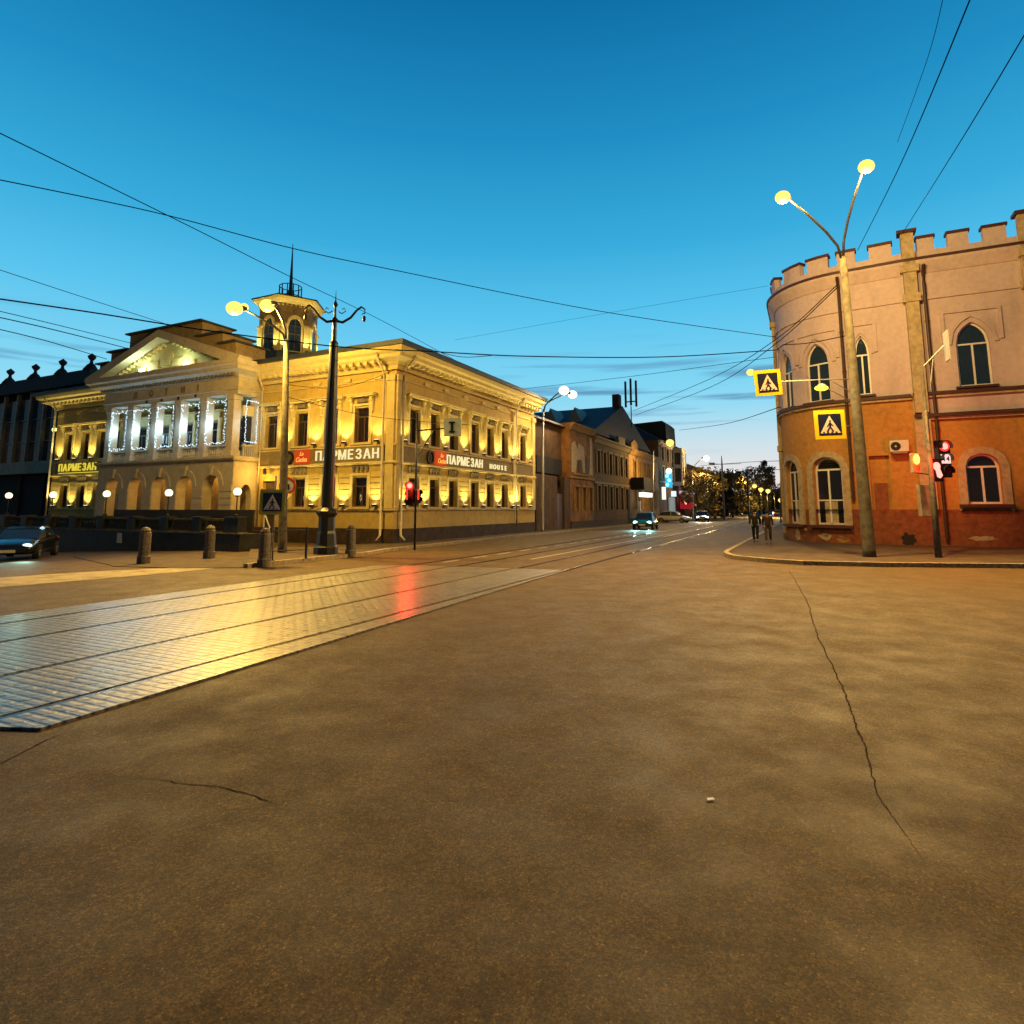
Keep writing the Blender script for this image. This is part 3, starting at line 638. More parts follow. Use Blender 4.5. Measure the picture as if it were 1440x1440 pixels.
# flank window inside the corner bay
en = MB(); en.sweep([(-PX1, .0), (-PX1, -1.6), (-PX0, -1.6), (-PX0, 0)], [(-.6, 8.05), (.0, 8.05), (.0, 8.28), (.06, 8.3), (.06, 8.36), (.0, 8.38), (.0, 8.95), (.08, 9.0), (.12, 9.1), (.35, 9.2), (.62, 9.28), (.66, 9.45), (.8, 9.55), (.85, 9.75), (.85, 9.8), (-.6, 9.8)])
en.build('entablature', M_pale, REST)
den = MB()
for k in range(38): den.box(FP, PX0+.1+k*.32, PX0+.26+k*.32, 9.05, 9.2, .09, .3)
den.build('dentil', M_mould, REST)
tm = Matrix.Rotation(pi/2, 3, 'X').to_euler()
for a, ch in zip((18.4, 16.9, 15.5, 14.0, 12.7), 'ЛОТИI'):
    text('letter', ch, .5, .02, M_mould, REST, FP(a, 8.47, .03), tm)
ven = MB()
for a in (17.3, 15.9, 14.4, 12.9): ven.tube([FP(a, 8.17, -.01), FP(a, 8.17, .03)], .09, 10)
ven.build('vent', M_iron, REST)
# pediment
CX = 15.5
pd = MB(); tri_o = [(CX-6.75, 9.8), (CX, 12.05), (CX+6.75, 9.8)]
pd.prism(FP, [(CX-6.0, 9.8), (CX, 11.85), (CX+6.0, 9.8)], -.6, -.05)
pd.build('tympanum', M_trim, REST)
rk = MB()
for sg in (-1, 1):
    rk.prism(FP, [(CX+sg*6.95, 9.8), (CX+sg*6.95, 9.92), (CX, 12.22), (CX, 11.78), (CX+sg*5.6, 9.8)], -.049, .82)
rk.build('raking_cornice', M_pale, REST)
rd = MB()
for sg in (-1, 1):
    for k in range(14):
        t = .06+k*.065; a = CX+sg*5.5*(1-t); z = 9.8+1.93*t
        rd.box(FP, a-.1, a+.1, z-.13, z+.04, -.04, .25)
rd.prism(FP, [(CX+.35*cos(x*pi/8), 10.75+.35*sin(x*pi/8)) for x in range(16)], -.04, .02)
for t in range(7): rd.box(FP, CX-3.4+t*1.1, CX-2.5+t*1.1, 9.95+.1*(3-abs(t-3)), 10.1+.25*(3-abs(t-3)), -.04, .03)
rd.build('tympanum_relief', M_trim, REST)
f_ = MB().box(FP, 17.6, 18.0, 9.82, 9.98, .25, .45).build('floodlight', M_iron, REST)
MB().box(FP, 17.64, 17.96, 9.84, 10.2, .18, .245).build('lens', emat('green_white_flood_glow', (.8, 1, .8), 5), f_)
lamp('POINT', 'tympanum_beam', FP(17.7, 10.15, .3), (.72, 1, .70), 130, .15, REST)
lamp('POINT', 'tympanum_beam', FP(14.0, 10.15, .35), (.72, 1, .70), 60, .15, REST)
# stepped attic behind the pediment, covered with sheet metal
zr = lambda x: 12.06-abs(x)*.322
at = MB(); rfm = MB()
for x0, x1, zt in ((-3.3, 3.3, 12.42), (-5.1, -3.301, 11.5), (3.301, 5.1, 11.5), (-6.2, -5.101, 10.85), (5.101, 6.2, 10.85)):
    c0, c1 = CX+.15+x0, CX+.15+x1; mid = [(CX+.15, zr(0))] if x0 < 0 < x1 else []
    at.prism(FP, [(c0, zr(x0))]+mid+[(c1, zr(x1)), (c1, zt), (c0, zt)], -1.7, .3)
    rfm.box(FP, c0-.16, c1+.16, zt, zt+.09, -1.9, .55)
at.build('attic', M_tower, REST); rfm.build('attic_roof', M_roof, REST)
# garlands round each bay, bulbs on wire
for i, c in enumerate(arcs):
    wr = MB(); bu = MB(); pth = [(c+.72, 7.75), (c-.72, 7.75), (c-.74, 5.42), (c+.74, 5.42), (c+.72, 7.75)]
    if True:
        pts = []
        for (a, z), (b, y) in zip(pth, pth[1:]):
            n = int(sqrt((a-b)**2+(z-y)**2)/.09)
            for k in range(n):
                t = k/n; sag = .10*sin(t*pi*3)**2 if z == y else 0
                pts.append((a+(b-a)*t+R_.uniform(-.03, .03), z+(y-z)*t-sag+R_.uniform(-.03, .03)))
        wr.tube([FP(a, z, -.02) for a, z in pts], .008, 4); gl = wr.build('garland', M_iron, REST)
        for k, (a, z) in enumerate(pts):
            left = a > c+.6
            for _ in range(2 if left else 1):
                bu.ball(FP(a+R_.uniform(-.05, .05), z+R_.uniform(-.04, .04), -.02+R_.uniform(-.03, .05)), .026, 5, 4)
        bu.build('bulb', E_led, gl)['kind'] = 'stuff'
    lamp('POINT', 'garland_light', FP(c+.55, 6.6, -.25), (.42, .72, 1), 55, .35, REST); lamp('POINT', 'garland_light', FP(c+.62, 6.4, .3), (.42, .72, 1), 26, .3, REST)
wr = MB(); bu = MB(); pts = [(.25, 5.45+k*.09) for k in range(26)]+[(.25+k*.09, 7.75) for k in range(9)]+[(1.0, 7.75-k*.09) for k in range(26)]+[(1.0-k*.09, 5.45) for k in range(9)]
wr.tube([FPS(a, z, .02) for a, z in pts], .008, 4); gl = wr.build('garland', M_iron, REST)
for a, z in pts: bu.ball(FPS(a+R_.uniform(-.03, .03), z, .03), .028, 5, 4)
bu.build('bulb', E_led, gl)['kind'] = 'stuff'
w = MB(); w.box(FPS, .35, .95, 5.4, 6.9, -.32, -.28).build('pane', M_glass, REST)
MB().box(FPS, .2, 1.0, 6.95, 7.5, -.34, -.2).build('panel', M_trim, REST)
lamp('POINT', 'garland_light', FPS(1.05, 6.4, .3), (.45, .75, 1), 22, .3, REST)
# ---- signs
rotF = (pi/2, 0, 0); rotS = (pi/2, 0, pi/2)
E_let = emat('letter_lit_face', (1, .82, .40), 1.0); E_lety = emat('letter_yellow_face', (1, .80, .07), .75); E_logo = emat('logo_red_glow', (1, .10, .015), .55); E_logot = emat('logo_orange_glow', (1, .38, .06), 1.3)
def logo(f, a, rot):
    b = MB().box(f, a-.5, a+.5, 4.16, 4.93, .06, .2).build('logo_panel', E_logo, REST)
    r2 = (rot[0], 0, rot[2])
    text('script', 'La', .30, .01, E_logot, b, f(a, 4.60, .215), r2, shear=.4)
    text('script', 'Cucina', .36, .01, E_logot, b, f(a, 4.27, .215), r2, shear=.4, sx=.8)
def lettering(f, word, a0, a1, z, h, m_, rot, sgn):
    n = len(word)
    for i, ch in enumerate(word):
        a = a0+(a1-a0)*(i+.5)/n
        text('letter', ch, h*1.38, .03, m_, REST, f(a, z, .10), rot, sx=min(1.15, abs(a1-a0)/n/h/1.12))
logo(FF, 6.0, rotF); lettering(FF, 'ПАРМЕЗАН', 5.15, .85, 4.3, .5, E_let, rotF, -1)
logo(FS, 3.95, rotS); lettering(FS, 'ПАРМЕЗАН', 4.6, 8.9, 4.3, .5, E_let, rotS, 1); lettering(FS, 'HOUSE', 9.7, 12.3, 4.32, .32, E_let, rotS, 1)
lettering(FF, 'ПАРМЕЗАН', 28.95, 24.45, 4.36, .50, E_lety, rotF, -1)
MB().box(FF, 22.9, 28.9, 4.2, 4.25, .06, .1).build('sign_tube', E_lety, REST)
for f, a in ((FF, 7.0), (FS, 3.0)):     # round medallions beside the signs
    k = MB().ring(f, [(a+.33*cos(x*pi/10), 4.52+.36*sin(x*pi/10)) for x in range(20)], [(a+.25*cos(x*pi/10), 4.52+.28*sin(x*pi/10)) for x in range(20)], .05, .16).build('medallion', M_iron, REST)
    MB().ring(f, [(a+.13*cos(x*pi/6), 4.52+.2*sin(x*pi/6)) for x in range(12)], [(a+.07*cos(x*pi/6), 4.52+.13*sin(x*pi/6)) for x in range(12)], .05, .12).build('emblem', M_granite, k)
# ---- tower
TC = (-15.6, 7.5); TPH = 0
TOW = MB().lathe([(2.45, 10.2), (2.45, 12.7), (2.25, 12.8)], (*TC, 0), 6, TPH).build('tower', M_roof, REST)
MB().lathe([(2.05, 12.8), (2.05, 15.0)], (*TC, 0), 6, TPH).build('tower_drum', M_trim, TOW)
MB().lathe([(2.06, 14.9), (2.07, 16.35), (2.25, 16.5)], (*TC, 0), 6, TPH).build('tower_drum', M_tower, TOW)
MB().lathe([(2.2, 16.3), (2.5, 16.55), (2.6, 16.7), (2.3, 16.71)], (*TC, 0), 6, TPH).build('tower_cornice', M_trim, TOW)
MB().lathe([(2.68, 16.7), (2.68, 16.78), (.9, 17.3), (.85, 17.35)], (*TC, 0), 6, TPH).build('tower_roof', M_roof, TOW)
ap = 2.05*cos(pi/6)
for k in range(6):
    an = pi/6+k*pi/3; ftw = (lambda an: (lambda a, z, d: (TC[0]+(ap+d)*cos(an)-a*sin(an), TC[1]+(ap+d)*sin(an)+a*cos(an), z)))(an)
    s = MB(); s.ring(ftw, arch('round', -.62, .62, 14.7, 15.5, 12), arch('round', -.44, .44, 14.7, 15.25, 12), .0, .14, False)
    s.build('arch_mould', M_trim, TOW)
    w = MB().prism(ftw, outline('round', -.44, .44, 12.9, 14.7, 15.25), .001, .05).build('tower_window', M_glassb, TOW)
    fr2 = MB(); fr2.box(ftw, -.02, .02, 12.95, 15.2, .05, .07)
    for zz in (13.5, 14.1, 14.7): fr2.box(ftw, -.43, .43, zz, zz+.04, .05, .068)
    fr2.build('glazing_bar', M_frame, w)
    for sg in (-1, 1):
        s = MB().box(ftw, sg*.8-.19, sg*.8+.19, 12.82, 14.6, 0, .12); s.box(ftw, sg*.8-.23, sg*.8+.23, 14.6, 14.75, 0, .18); s.build('tower_pilaster', M_trim, TOW)
        if k in (3, 4, 5, 0):
            p = Vector(ftw(sg*.8, 12.95, .45)); MB().box(ftw, sg*.8-.1, sg*.8+.1, 12.78, 12.9, .3, .5).build('uplight', M_iron, TOW)
            lamp('SPOT', 'tower_beam', p, (1, .80, .26), 230, .1, REST, Vector(ftw(sg*.8, 15.3, .1))-p, 90, .9)
    dn = MB(); dn.prism(ftw, [(-.97, 16.36), (-.97, 16.15)]+[p_ for j in range(6) for p_ in ((-.84+j*.3, 16.15), (-.84+j*.3, 16.30), (-.67+j*.3, 16.30), (-.67+j*.3, 16.15))]+[(.97, 16.15), (.97, 16.36)], .001, .12); dn.build('dentil_course', M_trim, TOW)
    rs = MB().prism(ftw, [(.16*cos(x*pi/6), 15.85+.16*sin(x*pi/6)) for x in range(12)], .03, .1).build('rosette', M_mould, TOW)
cg = MB()
for k in range(12):
    x, y = TC[0]+.8*cos(k*pi/6), TC[1]+.8*sin(k*pi/6); cg.tube([(x, y, 17.2), (x, y, 18.2)], .04, 5)
for zz in (17.4, 18.2): cg.tube([(TC[0]+.8*cos(k*pi/6), TC[1]+.8*sin(k*pi/6), zz) for k in range(13)], .035, 5)
cg.build('tower_cage', M_iron, TOW)
MB().tube([(*TC, 17.2), (*TC, 18.9), (*TC, 21.6)], [.17, .11, .02], 8).build('spire', M_iron, TOW)
lamp('POINT', 'added_roof_light', (-17.3, 4.6, 15.9), (1, .72, .2), 90, .15, REST)  # added light by the tower; the glow here belongs to a street lamp
MB().ball((-17.1, 4.75, 16.0), .3, 12, 8).build('added_glow_ball', E_sod, TOW)  # made-up glowing ball, no such fitting on the tower

# ------------------------------------------------------------------ glass fronted building to the left
GB = root('glass_fronted_building', C0+U2*30.3+U1*2.2, -TH, 'dark glazed building with urn finials on its roof, beside the yellow restaurant', 'building')
FG = FF
m = MB(); m.box(FG, 0, 16, -1, 5.3, -10, 0); m.box(FG, .0, 16, 5.3, 11.3, -10, -.35); m.build('wall', M_dark, GB)
MB().box(FG, -.0, 16, 4.5, 5.45, .001, .5).build('slab_band', mat('pale_concrete_band', (.5, .48, .42), .8, .15, 3, .2), GB)
for k in range(8):
    for z0, z1 in ((5.5, 7.1), (7.15, 8.9), (8.95, 10.7)): MB().box(FG, .1+k*2, 2.0+k*2, z0, z1, -.3, -.25).build('glass_panel', M_glassb, GB)
m = MB()
for k in range(9): m.box(FG, k*2-.06, k*2+.06, 5.45, 11.2, -.24, .05)
m.build('mullion', M_steel, GB)
m = MB(); [m.box(FG, 0, 16, z, z+.07, -.24, -.15) for z in (7.1, 8.9)]; m.build('transom', M_steel, GB)
m = MB(); m.box(FG, -.3, 16.3, 11.2, 11.7, -10, .35); m.box(FG, -.1, 16.1, 11.7, 12.35, -9.8, .1); m.build('parapet', M_blueroof, GB)
for k in range(5):
    x = .6+k*3.9
    MB().lathe([(.55, 12.35), (.3, 12.75), (.14, 12.9), (.1, 13.1), (.26, 13.3), (.3, 13.45), (.12, 13.6), (.02, 13.7)], FG(x, 0, -.3), 10).build('urn_finial', M_blueroof, GB, smooth=True)
[MB().box(FG, a, a+.5, -1, 4.5, .001, .12).build('pier', M_plinth, GB) for a in (1.2, 4.6, 8)]
m = MB().ball(FG(4.1, 7.9, .0), .2, 8, 6).build('lit_lamp', emat('window_lamp_glow', (1, .75, .2), 4), GB)

# ------------------------------------------------------------------ terrace with balustrade
TW = root('terrace_wall', (-11.23, 25.3, 0), -TH, 'dark green stone terrace wall with balustrade and square piers in front of the portico', 'wall')
m = MB(); m.box(FF, 0, 30, -1.2, .74, -1.0, 0); m.build('wall', M_green, TW)
MB().box(FF, 0, 30, .741, .80, -.4, .06).build('coping', M_conc, TW)
MB().box(FF, .35, 10.1, .801, 1.74, -1.0, -.9).build('screen', M_dark, TW)
prs = [.53, 2.69, 4.9, 7.25, 9.6, 11.9, 14.1, 16.35, 18.45, 20.8, 23.1]
for s_ in prs:
    w_ = .42 if s_ == .53 else .24
    m = MB().box(FF, s_-w_, s_+w_, .801, 1.38, -.4, .05); m.box(FF, s_-w_-.05, s_+w_+.05, 1.38, 1.45, -.45, .1); m.build('pier', M_green, TW)
for a, b in zip(prs, prs[1:]):
    m = MB(); m.box(FF, a+.3+(.2 if a == .53 else 0), b-.3, 1.28, 1.37, -.3, -.05); m.box(FF, a+.3+(.2 if a == .53 else 0), b-.3, .802, .86, -.3, -.05)
    n = int((b-a-.9)/.16)
    for k in range(n):
        x = a+.55+(b-a-.9)*k/n
        m.lathe([(.04, .86), (.065, .98), (.03, 1.15), (.045, 1.28)], FF(x, 0, -.17), 6)
    m.build('baluster_panel', M_bal, TW)
MB().box(FF, 9.0-1.2, 9.0-.85, .2, .66, .01, .04).build('notice', M_white, TW)['label'] = 'small white notice on the wall'
GL = None
glab = ['globe lamp on the corner pier of the terrace, nearest the steps', 'globe lamp on the terrace pier in front of the middle arches', 'globe lamp on the terrace pier before the last arch',
        'globe lamp on the pier before the downpipe of the yellow wing', 'globe lamp on the pier before the dark glazed building']
for i, s_ in enumerate((.5, 4.95, 9.6, 14.2, 18.5)):
    loc = Vector((-11.23, 25.3, 1.45))+U2*s_+U1*.18
    if GL is None:
        GL = root('globe_lamp', loc, 0, '', 'lamp'); MB().tube([(0, 0, 0), (0, 0, .08), (0, 0, .12), (0, 0, .85)], [.09, .09, .03, .025], 8).build('post', M_iron, GL)
        MB().lathe([(.08, .84), (.1, .88), (.06, .92)], n=10).build('collar', M_iron, GL); MB().ball((0, 0, 1.05), .165, 16, 12).build('globe', E_globe, GL, smooth=True)
        lamp('POINT', 'globe_light', (0, 0, 1.05), (1, .66, .28), 130, .17, GL); o = GL
    else: o = copy_tree(GL)
    o.location = loc; tag(o, 'round white '+glab[i], 'lamp', 'globe lamps along the terrace balustrade')
for o in [c for c in bpy.data.objects if c.name.startswith('globe')]:
    if o.type == 'MESH': o.visible_shadow = True
# steps and handrail beside the terrace
ST = root('entrance_steps', C0+U2*8.6, -TH, 'dark stone steps up to the side door, with a white handrail', 'steps')
for k in range(5):
    MB().box(FF, -1.2+.0, 1.0, -.1 if k == 0 else .002, .16+k*.16, .09, 2.6-k*.5).build('step', M_plinth, ST) if k == 0 else MB().box(FF, -1.2+.01*k, 1.0-.01*k, .16*k+.001, .16+k*.16, .09, 2.6-k*.42).build('step', M_plinth, ST)
m = MB(); m.tube([(2.9, -2.2, .55), (1.2, -1.2, 1.55), (.2, -.7, 1.8)], .035, 6); m.tube([(2.9, -2.2, .12), (2.9, -2.2, .55)], .03, 6); m.tube([(1.2, -1.2, .8), (1.2, -1.2, 1.55)], .03, 6); m.build('handrail', M_white, ST)

# ------------------------------------------------------------------ castellated building on the right corner
RB0 = Vector((18.84, 27.98, 0))
RB = root('castellated_corner_building', RB0, -TH, 'two storey building with rounded corner and battlements, pinkish above and orange below', 'building')
# local outline: flat front, a short slightly turned bay, then a rounded corner into the side street wall
DLT, LSEG, RR = radians(6.3), 2.64, 3.6
RCX, RCY = -LSEG*cos(DLT)+RR*sin(DLT), LSEG*sin(DLT)+RR*cos(DLT)
AEND = -(LSEG+RR*(pi/2-DLT))
def FR(a, z, d):
    if a >= 0: return (a, -d, z)
    if a > -LSEG: return (a*cos(DLT)-d*sin(DLT), -a*sin(DLT)-d*cos(DLT), z)
    if a > AEND: ph = DLT+(-a-LSEG)/RR; return (RCX-(RR+d)*sin(ph), RCY-(RR+d)*cos(ph), z)
    return (RCX-RR-d, RCY+(AEND-a), z)
AL, AR = -30.0, 16.0
upw = [(-2.25, -1.62, 7.3, 9.3, 10.25, 'gothic'), (-4.6, -3.4, 7.2, 9.15, 10.2, 'gothic'), (-6.75, -5.55, 7.2, 9.15, 10.2, 'gothic'), (1.85, 3.1, 7.33, 9.3, 10.3, 'gothic'),
       (6.1, 7.35, 7.33, 9.3, 10.3, 'gothic'), (9.9, 11.15, 7.33, 9.3, 10.3, 'gothic'), (-12.5, -11.2, 7.25, 9.25, 10.35, 'gothic'), (-16, -14.7, 7.25, 9.25, 10.35, 'gothic')]
lww = [(-4.55, -3.15, 1.0, 3.72, 4.33, 'segment'), (-6.9, -5.5, 1.0, 3.72, 4.33, 'segment'), (1.75, 3.0, 2.0, 3.65, 4.22, 'segment'), (6.1, 7.35, 2.0, 3.65, 4.22, 'segment'), (9.9, 11.15, 2.0, 3.65, 4.22, 'segment'), (-12.5, -11.1, 2.0, 3.75, 4.3, 'segment')]
m = MB(); wall(m, FR, AL, 0, 7.05, 13.6, [o for o in upw if o[1] < 0], .3, .4); wall(m, FR, 0, AR, 6.05, 13.6, [o for o in upw if o[0] > 0], .3, 4)
m.build('upper_wall', M_pink, RB, nrm=False)
m = MB(); wall(m, FR, AL, 0, 1.75, 7.05, [(o[0], o[1], 1.75 if o[2] < 1.7 else o[2], *o[3:]) for o in lww if o[1] < 0]+[(-1.97, -1.14, 1.75, 4.3, 4.3, None)], .3, .4)
wall(m, FR, 0, AR, 1.75, 6.05, [o for o in lww if o[0] > 0], .3, 4); m.build('lower_wall', M_orange, RB, nrm=False)
m = MB(); wall(m, FR, AL, AR, -.3, 1.75, [(o[0], o[1], o[2], 1.75, 1.75, None) for o in lww if o[2] < 1.7], .3, .4)
m.build('dado', M_dado, RB, nrm=False)
MB().box(FR, -2.0, -1.1, 1.2, 4.4, -.3, -.2, 3).build('niche', M_orange, RB)
MB().box(FR, -1.85, -1.3, 1.3, 3.0, -.199, -.1, 2).build('door', M_dado, RB)
SX = RCX-RR; YB = FR(AL, 0, 0)[1]
MB().add([(AR, 0, -.3), (AR, YB, -.3), (AR, YB, 13.6), (AR, 0, 13.6), (SX, YB, -.3), (SX, YB, 13.6)], [(0, 1, 2, 3), (1, 4, 5, 2)]).build('rear_wall', M_pink, RB)
pth = [(SX, YB)]+[FR(AEND*(1-i/24), 0, 0)[:2] for i in range(25)]+[(AR, 0)]
MB().poly(pth+[(AR, YB)], 13.5).build('roof', M_roof, RB)
def bandR(a0, a1, z0, z1, d, name, m_, prof=None):
    n = max(2, int((a1-a0)/.35)); path = [FR(a0+(a1-a0)*i/n, 0, 0)[:2] for i in range(n+1)]
    MB().sweep(path, prof or [(0, z0), (d, z0), (d, z1), (0, z1)]).build(name, m_, RB)
bandR(AL, AR, 0, 0, 0, 'cornice', M_pink, [(0, 12.9), (.06, 12.9), (.2, 13.15), (.34, 13.38), (.34, 13.5), (0, 13.5)])
bandR(AL, AR, 13.5, 13.62, .42, 'cornice_flashing', M_belt)
bandR(AL, AR, 11.6, 11.72, .09, 'string_course', M_pink)
bandR(AL, -.05, 6.98, 7.12, .2, 'belt_flashing', M_belt); bandR(.0, AR, 7.02, 7.16, .2, 'belt_flashing', M_belt)
bandR(0, AR, 5.98, 6.14, .26, 'belt_flashing', M_belt)
bandR(AL, -.05, 6.86, 6.979, .12, 'belt_mould', M_cream); bandR(.0, AR, 6.9, 7.019, .12, 'belt_mould', M_cream); bandR(0, AR, 5.86, 5.979, .14, 'belt_mould', M_cream)
bandR(AL, AR, 13.621, 14.0, .12, 'parapet', M_pink, [(-.25, 13.621), (.12, 13.621), (.12, 14.0), (-.25, 14.0)])
a = -28.0; mer = []
while a < AR:
    if not (-.4 < a+.0 < .8) and not (4.2 < a < 5.3): mer.append(a)
    a += 1.62
for a, w_ in [(-7.4, .8), (-5.6, 1.1), (-4.1, 1.0), (-2.7, .8), (-1.3, .95), (.68, .68), (1.9, .8), (3.25, .85), (5.5, .8), (6.9, .8), (8.3, .8), (9.7, .8), (11.1, .8), (12.5, .8)]+[(-9.0-k*1.6, .8) for k in range(12)]:
    pass
    k = MB().box(FR, a, a+w_, 14.001, 14.6, -.25, .12, 2).build('merlon', M_pink, RB)
    MB().box(FR, a-.06, a+w_+.06, 14.6, 14.74, -.31, .18, 2).build('cap', M_belt, k)
for c in (.28, 4.75):      # turret like buttresses
    k = MB(); k.box(FR, c-.26, c+.26, 6.2, 14.9, 0, .34); k.box(FR, c-.34, c+.34, 11.5, 11.9, 0, .42); k.box(FR, c-.36, c+.36, 12.95, 13.3, 0, .46)
    k.box(FR, c-.3, c+.3, 1.76, 5.86, 0, .28)
    q = k.build('buttress', M_cream, RB); MB().box(FR, c-.38, c+.38, 14.9, 15.05, -.15, .5).build('cap', M_belt, q)
k = MB(); k.box(FR, -8.2, -7.8, .0, 12.2, 0, .22); k.box(FR, -8.3, -7.7, 5.0, 5.3, 0, .28); k.box(FR, -8.3, -7.7, 12.2, 12.5, 0, .32)
k.build('buttress', M_cream, RB)
for o in upw:
    w = window(FR, RB, *o, dep=-.2, fm=M_wframe, gm=M_glassb, fw=.075, extra=())
    s = MB(); n_ = 3 if o[1] < 0 else 1
    ou, inn = outline('gothic', *o[:2], o[2], o[3], o[4], .34 if o[1]-o[0] > 1 else .2), outline('gothic', *o[:2], o[2], o[3], o[4], .18 if o[1]-o[0] > 1 else .1)
    s.ring(FR, ou[1:-1], inn[1:-1], .0, .07, False)
    gx = .45 if o[1]-o[0] > 1 else .3            # square label mould with dropped ends
    for q in (o[0]-gx, o[1]+gx): s.box(FR, q-.07, q+.07, o[4]-.9, o[4]+.62, 0, .08)
    s.box(FR, o[0]-gx, o[1]+gx, o[4]+.5, o[4]+.62, 0, .082, 4)
    s.build('surround', M_pink, w)
    MB().box(FR, o[0]-.15, o[1]+.15, o[2]-.12, o[2]-.02, -.15, .2, 3).build('sill', M_belt, w)
for i, o in enumerate(lww):
    w = window(FR, RB, *o, dep=-.2, fm=M_wframe, gm=M_glass, fw=.085, extra=((2.2,) if o[2] < 1.7 else ()))
    s = MB(); g_ = .32; oo = outline('segment', *o[:2], o[2], o[3], o[4], g_); ii = outline('segment', *o[:2], o[2], o[3], o[4], .01)
    s.ring(FR, oo, [(a_, max(z_, o[2])) for a_, z_ in ii], .0, .10, False)
    s.build('surround', M_cream, w)
    MB().box(FR, o[0]-.35, o[1]+.35, o[2]-.16, o[2]-.02, -.1, .25, 3).build('sill', M_belt, w)
    if o[2] < 1.7: MB().box(FR, o[0]+.09, o[1]-.09, 1.05, 2.15, -.3, -.235, 2).build('blind', M_cream, w)
for a_, z0, z1 in ((-2.72, 2.2, 13.3), (.82, .4, 13.2)):
    m = MB(); m.tube([FR(a_, z1, .45), FR(a_, z1-.4, .12), FR(a_, z1-.8, .12), FR(a_, z0, .12)], .075, 8); [m.tube([FR(a_, z, .12), FR(a_, z+.06, .12)], .1, 8) for z in (3.5, 5.4, 8.5, 10.5)]
    m.build('downpipe', M_pipe, RB, smooth=False)
rp_ = random.Random(11)
for a0, a1, z0, z1, mm_ in ((-4.5, -3.8, .2, .62, M_cream), (-3.6, -3.0, .08, .5, M_ochre), (-6.2, -5.6, .1, .8, M_cream), (1.5, 2.7, .35, .6, M_cream), (-1.0, -.3, .1, .7, M_dark), (-2.3, -2.0, .2, 1.1, M_ochre), (3.6, 4.1, 1.0, 1.5, M_dark)):
    c_, d_ = (a0+a1)/2, (z0+z1)/2
    MB().prism(FR, [(c_+(a1-a0)/2*cos(k*pi/9)*rp_.uniform(.55, 1.1), d_+(z1-z0)/2*sin(k*pi/9)*rp_.uniform(.55, 1.1)) for k in range(18)], -.01, .008).build('peeled_patch', mm_, RB)
AC = root('air_conditioner', RB0, -TH, 'white air conditioner unit on the orange wall of the rounded corner', 'air conditioner')
MB().box(FR, -1.08, -.32, 4.42, 4.95, .12, .42, 2).build('casing', M_white, AC, bevel=.015)
m = MB(); cx_, cz_ = -.84, 4.68; m.ring(FR, [(cx_+.2*cos(x*pi/8), cz_+.2*sin(x*pi/8)) for x in range(16)], [(cx_+.05*cos(x*pi/8), cz_+.05*sin(x*pi/8)) for x in range(16)], .421, .45); m.build('fan_grille', M_iron, AC)
MB().box(FR, -1.0, -.4, 4.34, 4.41, .0, .4, 2).build('bracket', M_steel, AC)

# ------------------------------------------------------------------ row of buildings along the far side of the street
def far_building(name, t0, t1, h, dp, label, wm, wins, roofh=1.0, roofm=None, set_=0.0, plinth=True, cat='building', z0=-.2, trim=None, ww=.5, flat=False):
    b = root(name, C0+U1*t0+U2*set_, -TH, label, cat); n = t1-t0
    f = lambda a, z, d: (d, a, z)
    ops = [(c-ww, c+ww, za, za, zb, None) for c, za, zb in wins]
    m = MB(); wall(m, f, 0, n, z0, h, ops, .25)
    m.add([(0, 0, z0), (-dp, 0, z0), (-dp, 0, h), (0, 0, h), (0, n, z0), (-dp, n, z0), (-dp, n, h), (0, n, h)], [(0, 1, 2, 3), (4, 5, 6, 7), (1, 5, 6, 2)])
    m.build('wall', wm, b)
    MB().sweep([(0, 0), (0, n)], [(0, h-.6), (.1, h-.6), (.3, h-.25), (.45, h-.1), (.45, h), (0, h)]).build('cornice', trim or wm, b)
    MB().sweep([(0, 0), (0, n)], [(0, h*.48), (.12, h*.48), (.12, h*.48+.2), (0, h*.48+.2)]).build('string_course', trim or wm, b)
    MB().sweep([(0, 0), (0, n)], [(0, z0), (.08, z0), (.08, .7), (0, .7)]).build('plinth', M_plinth, b)
    r = MB()
    e_ = .45
    r.add([(e_, 0, h+.005), (e_, n, h+.005), (-dp, n, h+.005), (-dp, 0, h+.005), (-dp/2, (0 if flat else dp*.3), h+roofh), (-dp/2, n-(0 if flat else dp*.3), h+roofh)], [(0, 1, 5, 4), (2, 3, 4, 5), (0, 4, 3), (1, 2, 5)])
    r.build('roof', roofm or M_roof, b)
    for c, za, zb in wins:
        w = window(f, b, c-ww, c+ww, za, zb-.5, zb, None, fm=M_wframe if trim is M_trim else M_cream, fw=.08)
        s = MB(); [s.box(f, c+q*(ww+.1)-.1, c+q*(ww+.1)+.1, za-.05, zb+.1, 0, .08) for q in (-1, 1)]; s.box(f, c-ww-.25, c+ww+.25, zb+.1, zb+.22, 0, .12); s.build('surround', trim or wm, w)
    return b, f
b1_, f1 = far_building('peeling_building', 24.6, 31.0, 9.2, 10, 'narrow two storey house with peeling orange plaster, next to the dark gap', M_peel, [(c, 1.6, 3.6) for c in (1.6, 3.5, 5.3)], .4, M_roof, trim=M_ochre)
m = MB(); m.box(f1, .6, 4.8, 4.7, 4.85, .0, .2); m.build('ledge', M_ochre, b1_)
m = MB()
for pts in ([(.4, 4.9), (1.3, 4.9), (1.7, 6.0), (2.9, 6.2), (3.3, 5.0), (3.9, 5.0), (3.6, 7.3), (2.2, 7.6), (1.9, 6.9), (1.2, 7.7), (.5, 7.4)], [(4.9, 4.9), (5.9, 4.9), (5.9, 8.4), (5.3, 8.4), (5.2, 6.0)]): m.prism(f1, pts, 0, .05)
